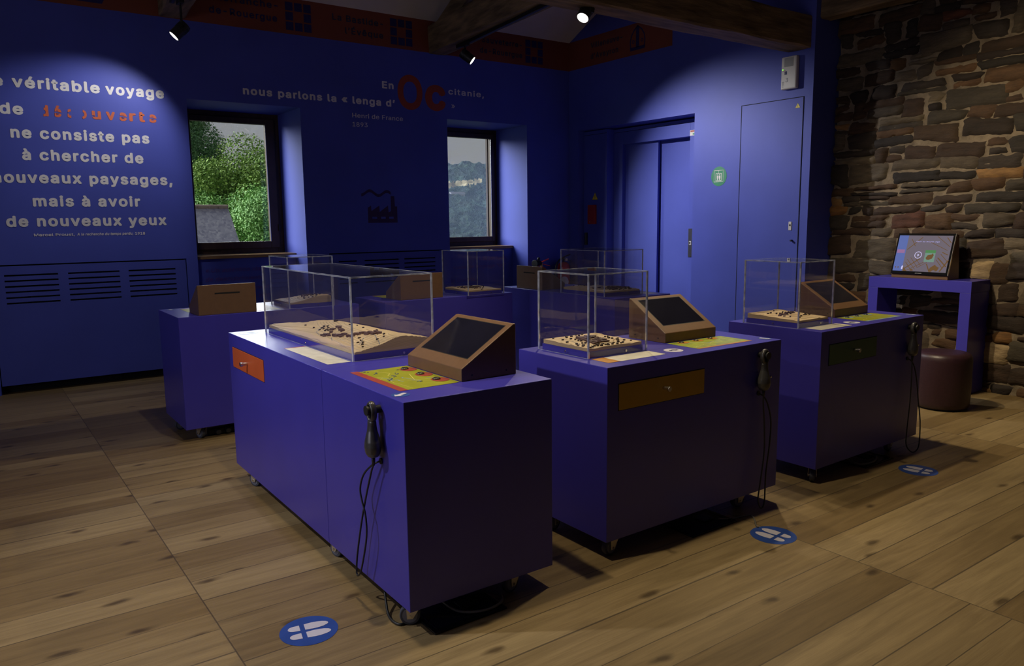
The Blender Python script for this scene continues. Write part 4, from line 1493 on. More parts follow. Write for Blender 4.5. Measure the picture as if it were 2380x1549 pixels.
def model(label, x0, x1, y0, y1, zb, hf, houses, old=(), roads=(), n=64):
    """stepped plywood terrain; hf(u, v) is the height over zb"""
    m_ = .016
    x0, x1, y0, y1 = x0 + m_, x1 - m_, y0 + m_, y1 - m_
    t = thing('terrain_model', label, 'wooden model', ((x0 + x1) / 2, (y0 + y1) / 2, zb), group='wooden village relief models')
    st = .0040

    def H(u, v):
        h = hf(u, v) + .003 * noise.noise(Vector((u * 5, v * 5, zb * 50 + x0)))
        k = h / st
        fl = math.floor(k)
        f = min(1, max(0, (k - fl - .80) / .20))
        return max(.006, (fl + f) * st)
    nx = n
    ny = int(n * max(1, (y1 - y0) / (x1 - x0)))
    ny = min(ny, 240)
    bm = bmesh.new()
    g = [[bm.verts.new((x0 + (x1 - x0) * i / nx, y0 + (y1 - y0) * k / ny, zb + H(i / nx, k / ny))) for k in range(ny + 1)] for i in range(nx + 1)]
    for i in range(nx):
        for k in range(ny):
            bm.faces.new((g[i][k], g[i + 1][k], g[i + 1][k + 1], g[i][k + 1]))
    rim = [g[i][0] for i in range(nx + 1)] + [g[nx][k] for k in range(1, ny + 1)] + [g[i][ny] for i in range(nx - 1, -1, -1)] + [g[0][k] for k in range(ny - 1, 0, -1)]
    low = [bm.verts.new((v.co.x, v.co.y, zb)) for v in rim]
    for i in range(len(rim)):
        bm.faces.new((rim[i], rim[(i + 1) % len(rim)], low[(i + 1) % len(rim)], low[i]))
    bm.faces.new(low[::-1])
    obj('terrain', bm, BIRCH, t)

    def Z(x, y):
        return zb + H(min(1, max(0, (x - x0) / (x1 - x0))), min(1, max(0, (y - y0) / (y1 - y0))))
    rnd = random.Random(int(x0 * 1000))

    def block(nm, x, y, a, e, h, ang, m):
        bb = B()
        bb.box(-a / 2, a / 2, -e / 2, e / 2, -.004, h)
        bb.xf(Matrix.Translation((x, y, Z(x, y))) @ Matrix.Rotation(ang, 4, 'Z'))
        obj(nm, bb, m, t)
    for hx in houses:
        x, y = hx[0], hx[1]
        if not (x0 + .01 < x < x1 - .01 and y0 + .01 < y < y1 - .01):
            continue
        k = hx[2] if len(hx) > 2 else 1
        block('house', x, y, rnd.uniform(.008, .013) * k, rnd.uniform(.006, .009) * k, rnd.uniform(.005, .007) * k, rnd.uniform(-.6, .6), HOUSE)
    for x, y, a, e, ang in old:
        block('town_block', x, y, a, e, rnd.uniform(.006, .009), ang, OLDTOWN)
    for pts in roads:
        bm2 = B()
        P = []
        for (ax, ay), (bx, by) in zip(pts, pts[1:]):
            for i in range(8):
                P.append((ax + (bx - ax) * i / 8, ay + (by - ay) * i / 8))
        P.append(pts[-1])
        P = [(min(x1 - .004, max(x0 + .004, x)), min(y1 - .004, max(y0 + .004, y))) for x, y in P]
        vs_ = []
        for i, (x, y) in enumerate(P):
            dx, dy = P[min(i + 1, len(P) - 1)][0] - P[max(0, i - 1)][0], P[min(i + 1, len(P) - 1)][1] - P[max(0, i - 1)][1]
            l = math.hypot(dx, dy) or 1
            o = (-dy / l * .0016, dx / l * .0016)
            zz = Z(x, y) + .0012
            vs_.append((bm2.b.verts.new((x + o[0], y + o[1], zz)), bm2.b.verts.new((x - o[0], y - o[1], zz))))
        for p, q_ in zip(vs_, vs_[1:]):
            bm2.b.faces.new((p[0], p[1], q_[1], q_[0]))
        obj('road', bm2, ROADBLUE, t)
    return t


def cluster(cx, cy, n, sx, sy, seed, ang=0.0):
    r_ = random.Random(seed)
    out = []
    while len(out) < n:
        a, e = r_.gauss(0, 1), r_.gauss(0, 1)
        x = cx + a * sx * math.cos(ang) - e * sy * math.sin(ang)
        y = cy + a * sx * math.sin(ang) + e * sy * math.cos(ang)
        if all(math.hypot(x - p[0], y - p[1]) > .011 for p in out):
            out.append((x, y))
    return out


PLZ = ZT_ + .031
# long case
case('long clear acrylic case over the ridge village model on the front cabinet', 1.432, 1.855, 3.255, 4.487, 1.284)
HA = [(1.589, 4.261), (1.589, 4.133), (1.585, 4.033), (1.613, 4.07), (1.635, 4.093), (1.644, 4.064), (1.589, 3.969), (1.605, 3.986), (1.607, 4.034), (1.723, 4.133, 2.0), (1.702, 3.893), (1.72, 3.838), (1.707, 3.734),
      (1.592, 3.533), (1.544, 3.444), (1.535, 3.374), (1.516, 3.33), (1.613, 3.371), (1.666, 3.405), (1.643, 3.361), (1.708, 3.572), (1.60, 3.95), (1.625, 4.01), (1.57, 3.47), (1.555, 3.41)]
OA = [(1.53, 3.866), (1.529, 3.835), (1.549, 3.85), (1.547, 3.814), (1.585, 3.876), (1.617, 3.926), (1.564, 3.783), (1.562, 3.748), (1.577, 3.753), (1.645, 3.902), (1.627, 3.841), (1.621, 3.808), (1.654, 3.934), (1.569, 3.706),
      (1.595, 3.738), (1.599, 3.717), (1.585, 3.657), (1.594, 3.65), (1.592, 3.617), (1.613, 3.634), (1.622, 3.627), (1.625, 3.607), (1.64, 3.611), (1.643, 3.591), (1.646, 3.571), (1.641, 3.542), (1.662, 3.559), (1.659, 3.527),
      (1.653, 3.498), (1.686, 3.538), (1.677, 3.495), (1.671, 3.466), (1.659, 3.493)]
ra = random.Random(4)
OA = [(x, y, ra.uniform(.016, .024), ra.uniform(.020, .034), ra.uniform(-.5, .3)) for x, y in OA]


def hA(u, v):
    return .012 + .030 * math.exp(-((u - .62) ** 2 / .10 + (v - .02) ** 2 / .05)) + .030 * math.exp(-((u - .62) ** 2 / .06 + (v - .42) ** 2 / .10)) + .026 * u * (1 - v) + .020 * math.exp(-((u - .75) ** 2 / .03 + (v - .72) ** 2 / .05)) + .010 * math.exp(-((u - .2) ** 2 / .05 + (v - .95) ** 2 / .04))


model('long wooden ridge village model with a plum brown street of houses', 1.432, 1.855, 3.255, 4.487, PLZ, hA, HA, OA,
      [[(1.53, 3.9), (1.545, 3.99), (1.60, 4.07), (1.66, 4.15)], [(1.60, 3.50), (1.53, 3.40), (1.47, 3.42), (1.48, 3.52)], [(1.58, 3.58), (1.50, 3.66), (1.53, 3.74)], [(1.65, 3.48), (1.60, 3.33), (1.58, 3.28)]], 84)

case('clear acrylic case on the cabinet with the mustard drawer', 2.315, 2.690, 2.625, 2.996, 1.284)
HB = [(2.373, 2.956), (2.462, 2.977), (2.456, 2.953), (2.379, 2.888), (2.35, 2.819), (2.464, 2.923), (2.531, 2.967), (2.501, 2.924), (2.531, 2.943), (2.574, 2.968), (2.546, 2.911), (2.425, 2.913), (2.413, 2.866), (2.418, 2.839),
      (2.414, 2.81), (2.418, 2.795), (2.345, 2.733), (2.352, 2.752), (2.345, 2.698), (2.365, 2.714), (2.374, 2.729), (2.388, 2.752), (2.401, 2.744), (2.357, 2.676), (2.352, 2.655), (2.372, 2.66), (2.421, 2.686), (2.442, 2.698),
      (2.391, 2.668), (2.409, 2.664), (2.463, 2.69), (2.424, 2.655), (2.44, 2.672), (2.458, 2.664), (2.449, 2.65), (2.478, 2.669), (2.465, 2.652), (2.527, 2.683), (2.494, 2.655), (2.608, 2.831), (2.597, 2.793), (2.624, 2.829),
      (2.638, 2.77), (2.601, 2.731), (2.567, 2.693), (2.625, 2.712), (2.579, 2.672), (2.523, 2.652), (2.536, 2.665), (2.55, 2.655), (2.567, 2.66), (2.581, 2.65), (2.598, 2.769), (2.615, 2.753), (2.64, 2.68)]
OB = []
for i in range(6):
    for k in range(7):
        if (i, k) in ((3, 3), (2, 3)):
            continue
        OB.append((2.434 + i * .0175 + .002 * k, 2.722 + k * .0215, .0145, .0185, .04))


def hB(u, v):
    return .016 + .010 * math.exp(-((u - .45) ** 2 + (v - .55) ** 2) / .08) + .006 * v


model('square wooden village model with a plum brown grid town in the middle', 2.315, 2.690, 2.625, 2.996, PLZ, hB, HB, OB,
      [[(2.35, 2.88), (2.39, 2.83), (2.37, 2.75), (2.335, 2.72)], [(2.55, 2.86), (2.60, 2.78), (2.64, 2.72)], [(2.40, 2.70), (2.37, 2.66), (2.36, 2.642)], [(2.47, 2.70), (2.55, 2.69), (2.6, 2.645)]], 60)

case('clear acrylic case on the cabinet with the green drawer', 3.893, 4.232, 2.595, 2.975, 1.277)
model('small wooden hamlet model in the case above the green drawer', 3.893, 4.232, 2.595, 2.975, PLZ,
      lambda u, v: .014 + .016 * v + .010 * math.exp(-((u - .6) ** 2 + (v - .6) ** 2) / .06), cluster(4.06, 2.79, 24, .062, .040, 5, .3) + cluster(4.17, 2.72, 5, .02, .02, 9), [(4.05 + .018 * i, 2.785 + .006 * math.sin(i * 2), .017, .014, .3 * math.sin(i)) for i in range(-4, 4)], [], 44)
case('clear acrylic case on the left rear cabinet, behind the long case', 1.980, 2.332, 5.618, 6.020, 1.279)
model('tall wooden hillside model on the left rear cabinet', 1.980, 2.332, 5.618, 6.020, PLZ,
      lambda u, v: .030 + .030 * math.exp(-((u - .75) ** 2 / .2 + (v - .2) ** 2 / .4)) - .018 * (1 - u), cluster(2.22, 5.75, 22, .05, .05, 3), cluster(2.2, 5.82, 8, .02, .02, 1) and [(a, e, .016, .014, .2) for a, e in cluster(2.2, 5.84, 8, .02, .02, 1)], [], 44)
case('clear acrylic case under the right window sill', 3.530, 3.903, 5.560, 5.985, 1.275)
model('pale wooden village model in the case under the right window', 3.530, 3.903, 5.560, 5.985, PLZ,
      lambda u, v: .014 + .006 * v, cluster(3.72, 5.79, 52, .075, .075, 12), [(a, e, .018, .015, .2) for a, e in cluster(3.72, 5.80, 14, .025, .03, 2)], [], 44)
case('clear acrylic case on the cabinet turned towards the lift', 4.318, 4.758, 4.700, 5.265, 1.276)
model('wooden double hill village model on the cabinet turned towards the lift', 4.318, 4.758, 4.700, 5.265, PLZ,
      lambda u, v: .014 + .024 * math.exp(-((u - .15) ** 2 / .10 + (v - .72) ** 2 / .07)) + .014 * math.exp(-((u - .8) ** 2 / .1 + (v - .45) ** 2 / .06)), cluster(4.43, 5.10, 10, .03, .05, 8) + cluster(4.60, 4.80, 30, .07, .045, 6), [(a, e, .022, .018, .1) for a, e in cluster(4.58, 4.87, 26, .055, .045, 31)], [], 50)

# ================================================================== PRINTS ON THE CABINET TOPS
ZS = ZT_ + .0004


def flat(x0, x1, y0, y1, z, h=.0006):
    return B().box(x0, x1, y0, y1, z, z + h)


def strip_path(pts, wd, z, closed=False):
    bm = B()
    for (ax, ay), (bx, by) in zip(pts, pts[1:]):
        l = math.hypot(bx - ax, by - ay) or 1
        o = (-(by - ay) / l * wd / 2, (bx - ax) / l * wd / 2)
        bm.poly([(ax + o[0], ay + o[1], z), (ax - o[0], ay - o[1], z), (bx - o[0], by - o[1], z), (bx + o[0], by + o[1], z)])
    return bm


def wiggle(x0, y0, x1, y1, amp, n, seed):
    return [(x0 + (x1 - x0) * i / n + amp * noise.noise(Vector((i * .7, seed, 0))), y0 + (y1 - y0) * i / n + amp * noise.noise(Vector((seed, i * .7, 4)))) for i in range(n + 1)]


# big map before the nearest screen
t = thing('map_panel', 'lime green relief map with three red call-outs in front of the nearest screen', 'map panel', (1.45, 2.79, ZT_))
obj('map_sheet', flat(1.350, 1.583, 2.567, 3.016, ZS), MAPGREEN, t)
obj('title_strip', flat(1.314, 1.350, 2.567, 3.028, ZS), MAPRED, t, label='red title strip')
rd = [strip_path([(1.40, 3.010), (1.44, 2.90), (1.41, 2.86)], .003, ZS + .0009), strip_path([(1.50, 2.84), (1.46, 2.72), (1.545, 2.70)], .003, ZS + .0009),
      strip_path(wiggle(1.36, 2.86, 1.38, 2.57, .03, 12, 1), .002, ZS + .0009), strip_path(wiggle(1.40, 2.75, 1.58, 2.60, .02, 8, 5), .002, ZS + .0009), strip_path(wiggle(1.355, 3.0, 1.57, 2.98, .02, 8, 7), .002, ZS + .0009)]
obj('roads', join(rd), MAPLINE, t)
rv = [strip_path(wiggle(1.44, 2.80, 1.47, 2.69, .035, 10, 3), .004, ZS + .0008), strip_path(wiggle(1.37, 2.84, 1.41, 2.72, .03, 9, 8), .004, ZS + .0008), strip_path(wiggle(1.52, 2.73, 1.57, 2.66, .02, 6, 2), .004, ZS + .0008)]
obj('rivers', join(rv), MAPBLUE, t)
hs = B()
rr_ = random.Random(2)
for cx, cy in ((1.385, 2.93), (1.452, 2.872), (1.395, 2.80), (1.42, 2.83), (1.36, 2.985), (1.50, 2.935), (1.455, 2.68), (1.37, 2.77)):
    for i in range(5):
        a, e = cx + rr_.uniform(-.012, .012), cy + rr_.uniform(-.016, .016)
        hs.box(a, a + .006, e, e + .005, ZS, ZS + .0022)
obj('village_marks', hs, ROADBLUE, t, label='tiny raised village marks')
for cy in (2.935, 2.795, 2.660):
    r_d = B().disc((1.545, cy, ZS + .001), .036, ry=.043)
    k = obj('call_out', solid(r_d.b, (0, 0, .0006)), MAPRED, t, label='red call-out disc')
    obj('button', B().lathe([(.017, ZS + .0014), (.0165, ZS + .005), (.011, ZS + .009), (.004, ZS + .0105)], 1.535, cy + .012, 24), BUTTON, k, smooth=True, label='pewter dome button')


def small_map(label, x0, x1, y0, y1, base, strip, rot, sd):
    t = thing('map_panel', label, 'map panel', ((x0 + x1) / 2, (y0 + y1) / 2, ZT_))
    obj('map_sheet', flat(x0, x1, y0 + .02, y1, ZS), base, t)
    obj('title_strip', flat(x0, x1, y0, y0 + .02, ZS), strip, t)
    obj('roads', join([strip_path(wiggle(x0 + .02, y0 + .04, x1 - .03, y1 - .05, .05, 12, sd), .0025, ZS + .0009), strip_path(wiggle(x0 + .12, y1 - .01, x0 + .16, y0 + .03, .03, 9, sd + 3), .003, ZS + .0009)]), MAPLINE, t)
    obj('rivers', strip_path(wiggle(x0 + .05, y1 - .06, x1 - .02, y0 + .06, .04, 12, sd + 6), .005, ZS + .0008), MAPBLUE, t)
    for i in range(3):
        cx = x0 + (x1 - x0) * (.2 + .27 * i)
        k = obj('call_out', solid(B().disc((cx, y1 - .035, ZS + .001), .036, ry=.026).b, (0, 0, .0006)), strip, t)
        obj('button', B().lathe([(.014, ZS + .0014), (.0135, ZS + .004), (.008, ZS + .007), (.003, ZS + .008)], cx - .008, y1 - .03, 20), BUTTON, k, smooth=True)


small_map('green and amber map in front of the middle screen', 2.925, 3.340, 2.492, 2.706, MAPGREEN2, MAPORANGE, 0, 2)
small_map('green map with a teal edge in front of the right-hand screen', 4.500, 4.905, 2.518, 2.728, MAPGREEN, MAPBLUE, 0, 11)
t = thing('map_panel', 'lime map edge showing left of the screen on the left rear cabinet', 'map panel', (1.5, 6.0, ZT_))
obj('map_sheet', flat(1.325, 1.74, 5.90, 6.14, ZS), MAPGREEN, t)
obj('title_strip', flat(1.325, 1.74, 6.14, 6.165, ZS), MAPRED, t)
t = thing('map_panel', 'lime map edge showing left of the screen between the windows', 'map panel', (3.1, 6.0, ZT_))
obj('map_sheet', flat(2.895, 3.31, 5.886, 6.10, ZS), MAPGREEN, t)
obj('title_strip', flat(2.895, 3.31, 6.10, 6.12, ZS), MAPORANGE, t)


def sheet(label, x0, x1, y0, y1, hx=None, hm=MAPRED):
    t = thing('information_sheet', label, 'information sheet', ((x0 + x1) / 2, (y0 + y1) / 2, ZT_))
    obj('printed_page', flat(x0, x1, y0, y1, ZS), PAPER, t)
    if hx:
        obj('colour_heading', flat(*hx, ZS + .0002), hm, t)


sheet('white printed sheet in front of the long clear case', 1.314, 1.426, 3.270, 3.830, (1.314, 1.426, 3.830, 3.845), MAPRED)
sheet('cream printed sheet in front of the case over the mustard drawer', 2.395, 2.690, 2.495, 2.612, (2.322, 2.395, 2.495, 2.612), MAPORANGE)
sheet('cream printed sheet in front of the case over the green drawer', 3.950, 4.268, 2.484, 2.588)
sheet('pale printed sheet beside the case on the left rear cabinet', 1.765, 1.93, 5.66, 6.05)
sheet('white printed sheet in front of the case turned towards the lift', 4.770, 4.90, 4.640, 5.2)


def round_sticker(label, x, y, r, base, mark):
    t = thing('round_sticker', label, 'sticker', (x, y, ZT_))
    obj('disc', solid(B().disc((x, y, ZS), r).b, (0, 0, .0004)), base, t)
    hand = B()
    hand.poly([(x + a * r, y + c * r, ZS + .0008) for a, c in ((-.55, .05), (-.35, .25), (-.1, .15), (.05, .35), (.3, .3), (.62, .1), (.62, -.2), (.1, -.3), (-.15, -.05), (-.45, -.15))])
    obj('pictogram', solid(hand.b, (0, 0, .0004)), mark, t)


round_sticker('round white sticker with a dark hand beside the middle map', 2.797, 2.546, .048, STKWHITE, NAVY)
round_sticker('round white sticker with a dark hand beside the green map', 4.380, 2.554, .048, STKWHITE, NAVY)
round_sticker('round pale blue sticker at the far end of the long front cabinet', 1.345, 4.545, .058, MAPBLUE, STKBLUE)


def arrow_sticker(label, x, y, ang):
    t = thing('arrow_sticker', label, 'sticker', (x, y, ZT_), ang)
    zz = .0004
    obj('disc', solid(B().disc((0, 0, zz), .036).b, (0, 0, .0004)), STKBLUE, t, local=True)
    p = B()
    p.poly([(-.034, 0, zz + .0008), (-.012, .020, zz + .0008), (-.012, .009, zz + .0008), (.030, .009, zz + .0008), (.030, -.009, zz + .0008), (-.012, -.009, zz + .0008), (-.012, -.020, zz + .0008)])
    obj('arrow', solid(p.b, (0, 0, .0004)), STKWHITE, t, local=True)


arrow_sticker('blue sticker with a white arrow at the near corner of the long cabinet', 1.288, 2.513, R_(25))
arrow_sticker('blue sticker with a white arrow at the right end of the middle cabinet', 3.447, 2.495, R_(100))
arrow_sticker('blue sticker with a white arrow at the right end of the green drawer cabinet', 5.022, 2.522, R_(100))
arrow_sticker('blue sticker with a white arrow at the corner of the left rear cabinet', 1.262, 6.18, R_(-90))

# ================================================================== HANDSETS
def handset(label, p, wall, cord):
    """p: hook axis point on the cabinet face; wall 'x' -> face looks to -x, 'y' -> face looks to -y"""
    t = thing('audio_handset', label, 'audio handset', p, group='graphite audio handsets on hooks')
    # profile in (w, z); w across, thickness along the face normal
    bm = bmesh.new()
    rings = [(-.190, .010, .010), (-.186, .024, .020), (-.172, .034, .028), (-.150, .0385, .031), (-.128, .036, .029), (-.105, .029, .024), (-.085, .0225, .019), (-.066, .0205, .0165), (-.050, .0225, .0150)]
    sg = 24
    R = []
    for z, a, e in rings:
        R.append([bm.verts.new((a * math.cos(2 * PI * i / sg), e * math.sin(2 * PI * i / sg), z)) for i in range(sg)])
    for a, e in zip(R, R[1:]):
        for i in range(sg):
            bm.faces.new((a[i], a[(i + 1) % sg], e[(i + 1) % sg], e[i]))
    bm.faces.new(R[0][::-1])
    bm.faces.new(R[-1])
    # loop at the top
    ns, nt_ = 32, 12
    tor = []
    for i in range(ns):
        th = 2 * PI * i / ns
        cx, cz = .0210 * math.sin(th), -.014 + .0335 * math.cos(th)
        ring = []
        for k in range(nt_):
            ph = 2 * PI * k / nt_
            rr = .0092 * math.cos(ph)
            ring.append(bm.verts.new((cx + rr * math.sin(th), .0125 * math.sin(ph), cz + rr * math.cos(th))))
        tor.append(ring)
    for i in range(ns):
        for k in range(nt_):
            bm.faces.new((tor[i][k], tor[(i + 1) % ns][k], tor[(i + 1) % ns][(k + 1) % nt_], tor[i][(k + 1) % nt_]))
    rel = bmesh.new()
    bb = B()
    bb.b = rel
    bb.cyl((0, 0, -.186), (0, 0, -.222), .0085, .0055, 14)
    tip = B()
    tip.cyl((.034, -.012, -.118), (.0395, -.014, -.122), .006, .005, 12)
    off = .034
    if wall == 'x':
        mtx = Matrix.Translation((-off, 0, .006)) @ Matrix.Rotation(R_(90), 4, 'Z')
    else:
        mtx = Matrix.Translation((0, -off, .006))
    for q_ in (bm, rel, tip.b):
        bmesh.ops.transform(q_, matrix=mtx, verts=q_.verts)
    o = obj('body', bm, HANDSET, t, smooth=True, local=True)
    rm = o.modifiers.new('merge', 'REMESH')
    rm.mode = 'VOXEL'
    rm.voxel_size = .0022
    rm.use_smooth_shade = True
    sm_ = o.modifiers.new('smooth', 'SMOOTH')
    sm_.iterations = 6
    obj('strain_relief', rel, CABLE, t, smooth=True, local=True)
    obj('volume_button', tip, STEEL, t, local=True)
    obj('cord', B().tube(cord, .0038, 8, 8), CABLE, t, smooth=True)
    return t


handset('graphite audio handset hanging on the lit side of the long front cabinet', (1.2385, 2.591, .832), 'x',
        [(1.2045, 2.591, .618), (1.2045, 2.61, .590), (1.2045, 2.635, .541), (1.205, 2.685, .438), (1.205, 2.736, .314), (1.203, 2.780, .169), (1.2, 2.778, .105), (1.2, 2.735, .142), (1.2, 2.672, .300), (1.2, 2.672, .389), (1.2, 2.700, .443), (1.2, 2.712, .492), (1.202, 2.680, .555), (1.212, 2.63, .602), (1.225, 2.60, .622), (1.243, 2.591, .627)])
handset('graphite audio handset on the dark front of the middle cabinet', (3.306, 2.421, .832), 'y',
        [(3.306, 2.387, .618), (3.304, 2.386, .58), (3.310, 2.38, .48), (3.312, 2.375, .324), (3.285, 2.372, .167), (3.268, 2.37, .075), (3.294, 2.37, .022), (3.322, 2.37, .05), (3.333, 2.375, .203), (3.360, 2.378, .362), (3.366, 2.38, .476), (3.345, 2.385, .561), (3.322, 2.395, .610), (3.306, 2.418, .627)])
handset('graphite audio handset at the right end of the green drawer cabinet', (4.872, 2.453, .832), 'y',
        [(4.872, 2.419, .618), (4.868, 2.416, .58), (4.862, 2.41, .48), (4.850, 2.405, .341), (4.825, 2.40, .176), (4.828, 2.40, .075), (4.900, 2.40, .015), (4.962, 2.40, .012), (4.995, 2.40, .055), (4.988, 2.40, .203), (4.955, 2.405, .353), (4.930, 2.41, .480), (4.905, 2.418, .570), (4.885, 2.43, .612), (4.872, 2.452, .627)])

# ================================================================== FLOOR STICKERS, OUTLETS, CABLES
def sole(u0, u1, w0, w1, cy, toe, n=9):
    """half-rounded sole outline: straight end at u0, rounded at u1"""
    pts = [(u0, cy - w0), ]
    for i in range(n + 1):
        a = -PI / 2 + PI * i / n
        pts.append((u1 - toe + toe * math.cos(a), cy + w1 * math.sin(a)))
    pts.append((u0, cy + w0))
    return pts


def foot_sticker(label, x, y, ang):
    t = thing('floor_sticker', label, 'floor sticker', (x, y, 0), ang, group='round blue footprint floor stickers')
    obj('disc', solid(B().disc((0, 0, .0006), .108, seg=56).b, (0, 0, .0005)), STKBLUE, t, local=True)
    bs = []
    for cy in (-.030, .030):
        for o in (sole(-.012, .078, .021, .024, cy, .06), [(-a, e) for a, e in sole(.030, .074, .020, .019, cy, .024)]):
            p = B()
            p.poly([(a, e, .0016) for a, e in o])
            bs.append(solid(p.b, (0, 0, .0004)))
    obj('footprints', join(bs), STKWHITE, t, local=True)


foot_sticker('blue footprint sticker on the floor left of the long front cabinet', .945, 2.660, R_(-12))
foot_sticker('blue footprint sticker on the floor before the middle cabinet', 3.091, 2.147, R_(96))
foot_sticker('blue footprint sticker on the floor before the green drawer cabinet', 4.611, 2.210, R_(100))


def outlet(label, x0, x1, y0, y1):
    t = thing('floor_outlet', label, 'floor outlet', ((x0 + x1) / 2, (y0 + y1) / 2, 0), group='dark floor outlet plates')
    e = .022
    fr_ = B()
    fr_.box(x0, x1, y0, y0 + e, .0004, .009).box(x0, x1, y1 - e, y1, .0004, .009).box(x0, x0 + e, y0 + e, y1 - e, .0004, .009).box(x1 - e, x1, y0 + e, y1 - e, .0004, .009)
    obj('frame', fr_, MONBLACK, t, bevel=.002)
    obj('lid', B().box(x0 + e, x1 - e, y0 + e, y1 - e, .0004, .006), SCREEN, t)
    obj('cable_flap', B().box(x1 - .15, x1 - .07, y0 + .09, y0 + .16, .006, .012), BLACK, t, bevel=.002)


outlet('dark floor outlet plate under the near end of the long cabinet', 1.311, 1.640, 2.342, 2.70)
outlet('dark floor outlet plate under the middle cabinet', 2.753, 3.087, 2.357, 2.69)
outlet('dark floor outlet plate under the green drawer cabinet', 4.391, 4.716, 2.418, 2.75)


def cable(label, pts, r, m):
    o = obj('power_cable', B().tube(pts, r, 8, 8), m, smooth=True)
    tag(o, label, 'cable')


cable('grey cable looping over the floor plate under the long cabinet', [(1.42, 2.60, .09), (1.425, 2.52, .05), (1.455, 2.425, .018), (1.536, 2.368, .014), (1.632, 2.376, .014), (1.668, 2.434, .016), (1.62, 2.49, .02), (1.54, 2.53, .014)], .0055, GREYCABLE)
cable('black cable on the floor beside the front caster of the long cabinet', [(1.285, 2.70, .091), (1.268, 2.669, .06), (1.236, 2.580, .012), (1.228, 2.515, .006), (1.246, 2.480, .006), (1.30, 2.52, .006), (1.36, 2.60, .014)], .005, CABLE)
cable('brown cable beside the floor plate under the middle cabinet', [(3.02, 2.42, .014), (3.09, 2.395, .006), (3.16, 2.38, .006), (3.205, 2.362, .006), (3.165, 2.31, .005), (3.12, 2.27, .005), (3.105, 2.245, .005)], .004, GREYCABLE)
cable('grey cable looping over the floor plate under the green drawer cabinet', [(4.36, 2.6, .08), (4.372, 2.53, .04), (4.40, 2.462, .016), (4.517, 2.441, .014), (4.637, 2.49, .014), (4.68, 2.57, .016), (4.62, 2.63, .014)], .0055, GREYCABLE)

# tangle of power gear under the left rear cabinet
t = thing('power_strip', 'dark power strip under the left rear cabinet', 'power strip', (1.5, 5.8, 0))
obj('strip', B().box(1.36, 1.62, 5.70, 5.76, .0, .045), BLACK, t, bevel=.006)
for k in range(3):
    obj('plug', B().cyl((1.42 + k * .07, 5.69, .03), (1.42 + k * .07, 5.655, .03), .022, .018, 16), BLACK, t, bevel=.003)

# ================================================================== CONSOLE, MONITOR, STOOL AT THE STONE WALL
KX0, KX1, KY0, KY1, KZ = 6.860, 7.205, 2.955, 3.856, .979
t = thing('console_table', 'blue open console table against the stone wall', 'console table', (KX0, KY0, 0), R_(-.45))
kw, kd = KX1 - KX0, KY1 - KY0
obj('top', B().box(0, kw, 0, kd, KZ - .098, KZ), BLUE_CAB, t, local=True, bevel=.002)
obj('side_panel', B().box(0, kw, 0, .090, .004, KZ - .0985), BLUE_CAB, t, local=True, bevel=.002)
obj('side_panel', B().box(0, kw, kd - .090, kd, .004, KZ - .0985), BLUE_CAB, t, local=True, bevel=.002)

t = thing('touch_monitor', 'glowing touch monitor in a bronze stand on the console table', 'monitor', (6.915, 3.425, KZ + .0005), R_(-90 - 2))
# local: x to the viewer's right along the wall (towards -y), y into the wall
MW = .252
pr_ = [(0, 0), (0, .030), (.105, .390), (.150, .385), (.19, .0)]
bm = B()
bm.prism([(-MW, y, z) for y, z in pr_], (MW * 2, 0, 0))
obj('stand', bm, BROWN, t, local=True, bevel=.003, label='bronze wedge stand')
e = Vector((0, .105, .360)).normalized()
nn = Vector((0, -e.z, e.y))
o0 = Vector((0, 0, .032))


def SM(x, s, n):
    return o0 + Vector((x, 0, 0)) + e * s + nn * n


LS = .375
obj('bezel', B().prism([SM(-MW - .002, 0, 0), SM(MW + .002, 0, 0), SM(MW + .002, LS, 0), SM(-MW - .002, LS, 0)], nn * .016), MONBLACK, t, local=True, bevel=.003)
obj('metal_rim', B().prism([SM(MW + .002, 0, 0), SM(MW + .0045, 0, 0), SM(MW + .0045, LS, 0), SM(MW + .002, LS, 0)], nn * .0165), STEEL, t, local=True)


def emat(name, c, s):
    return mat(name, tuple(v * .2 for v in c), .25, emit=c, estr=s, var=.05)


S_BG = emat('screen_mauve', (0.135, 0.115, 0.15), .85)
S_ROAD = emat('screen_brown', (0.13, 0.068, 0.022), .85)
S_SIDE = emat('screen_blue', (0.085, 0.125, 0.36), .9)
S_TXT = emat('screen_lilac', (0.38, 0.36, 0.72), .9)
S_WHT = emat('screen_white', (0.5, 0.48, 0.75), 1.0)
S_GRN = emat('screen_green', (0.06, 0.20, 0.07), .9)
S_TEAL = emat('screen_teal', (0.14, 0.24, 0.20), .9)
S_PINK = emat('screen_pink', (0.26, 0.13, 0.28), .9)
sx0, sx1, ss0, ss1 = -MW + .013, MW - .016, .026, LS - .020


def srect(x0, x1, s0, s1, n):
    bm = B()
    bm.poly([SM(sx0 + (sx1 - sx0) * x0, ss0 + (ss1 - ss0) * s0, n), SM(sx0 + (sx1 - sx0) * x1, ss0 + (ss1 - ss0) * s0, n), SM(sx0 + (sx1 - sx0) * x1, ss0 + (ss1 - ss0) * s1, n), SM(sx0 + (sx1 - sx0) * x0, ss0 + (ss1 - ss0) * s1, n)])
    return bm


def spoly(pts, n):
    bm = B()
    bm.poly([SM(sx0 + (sx1 - sx0) * x, ss0 + (ss1 - ss0) * s, n) for x, s in pts])
    return bm


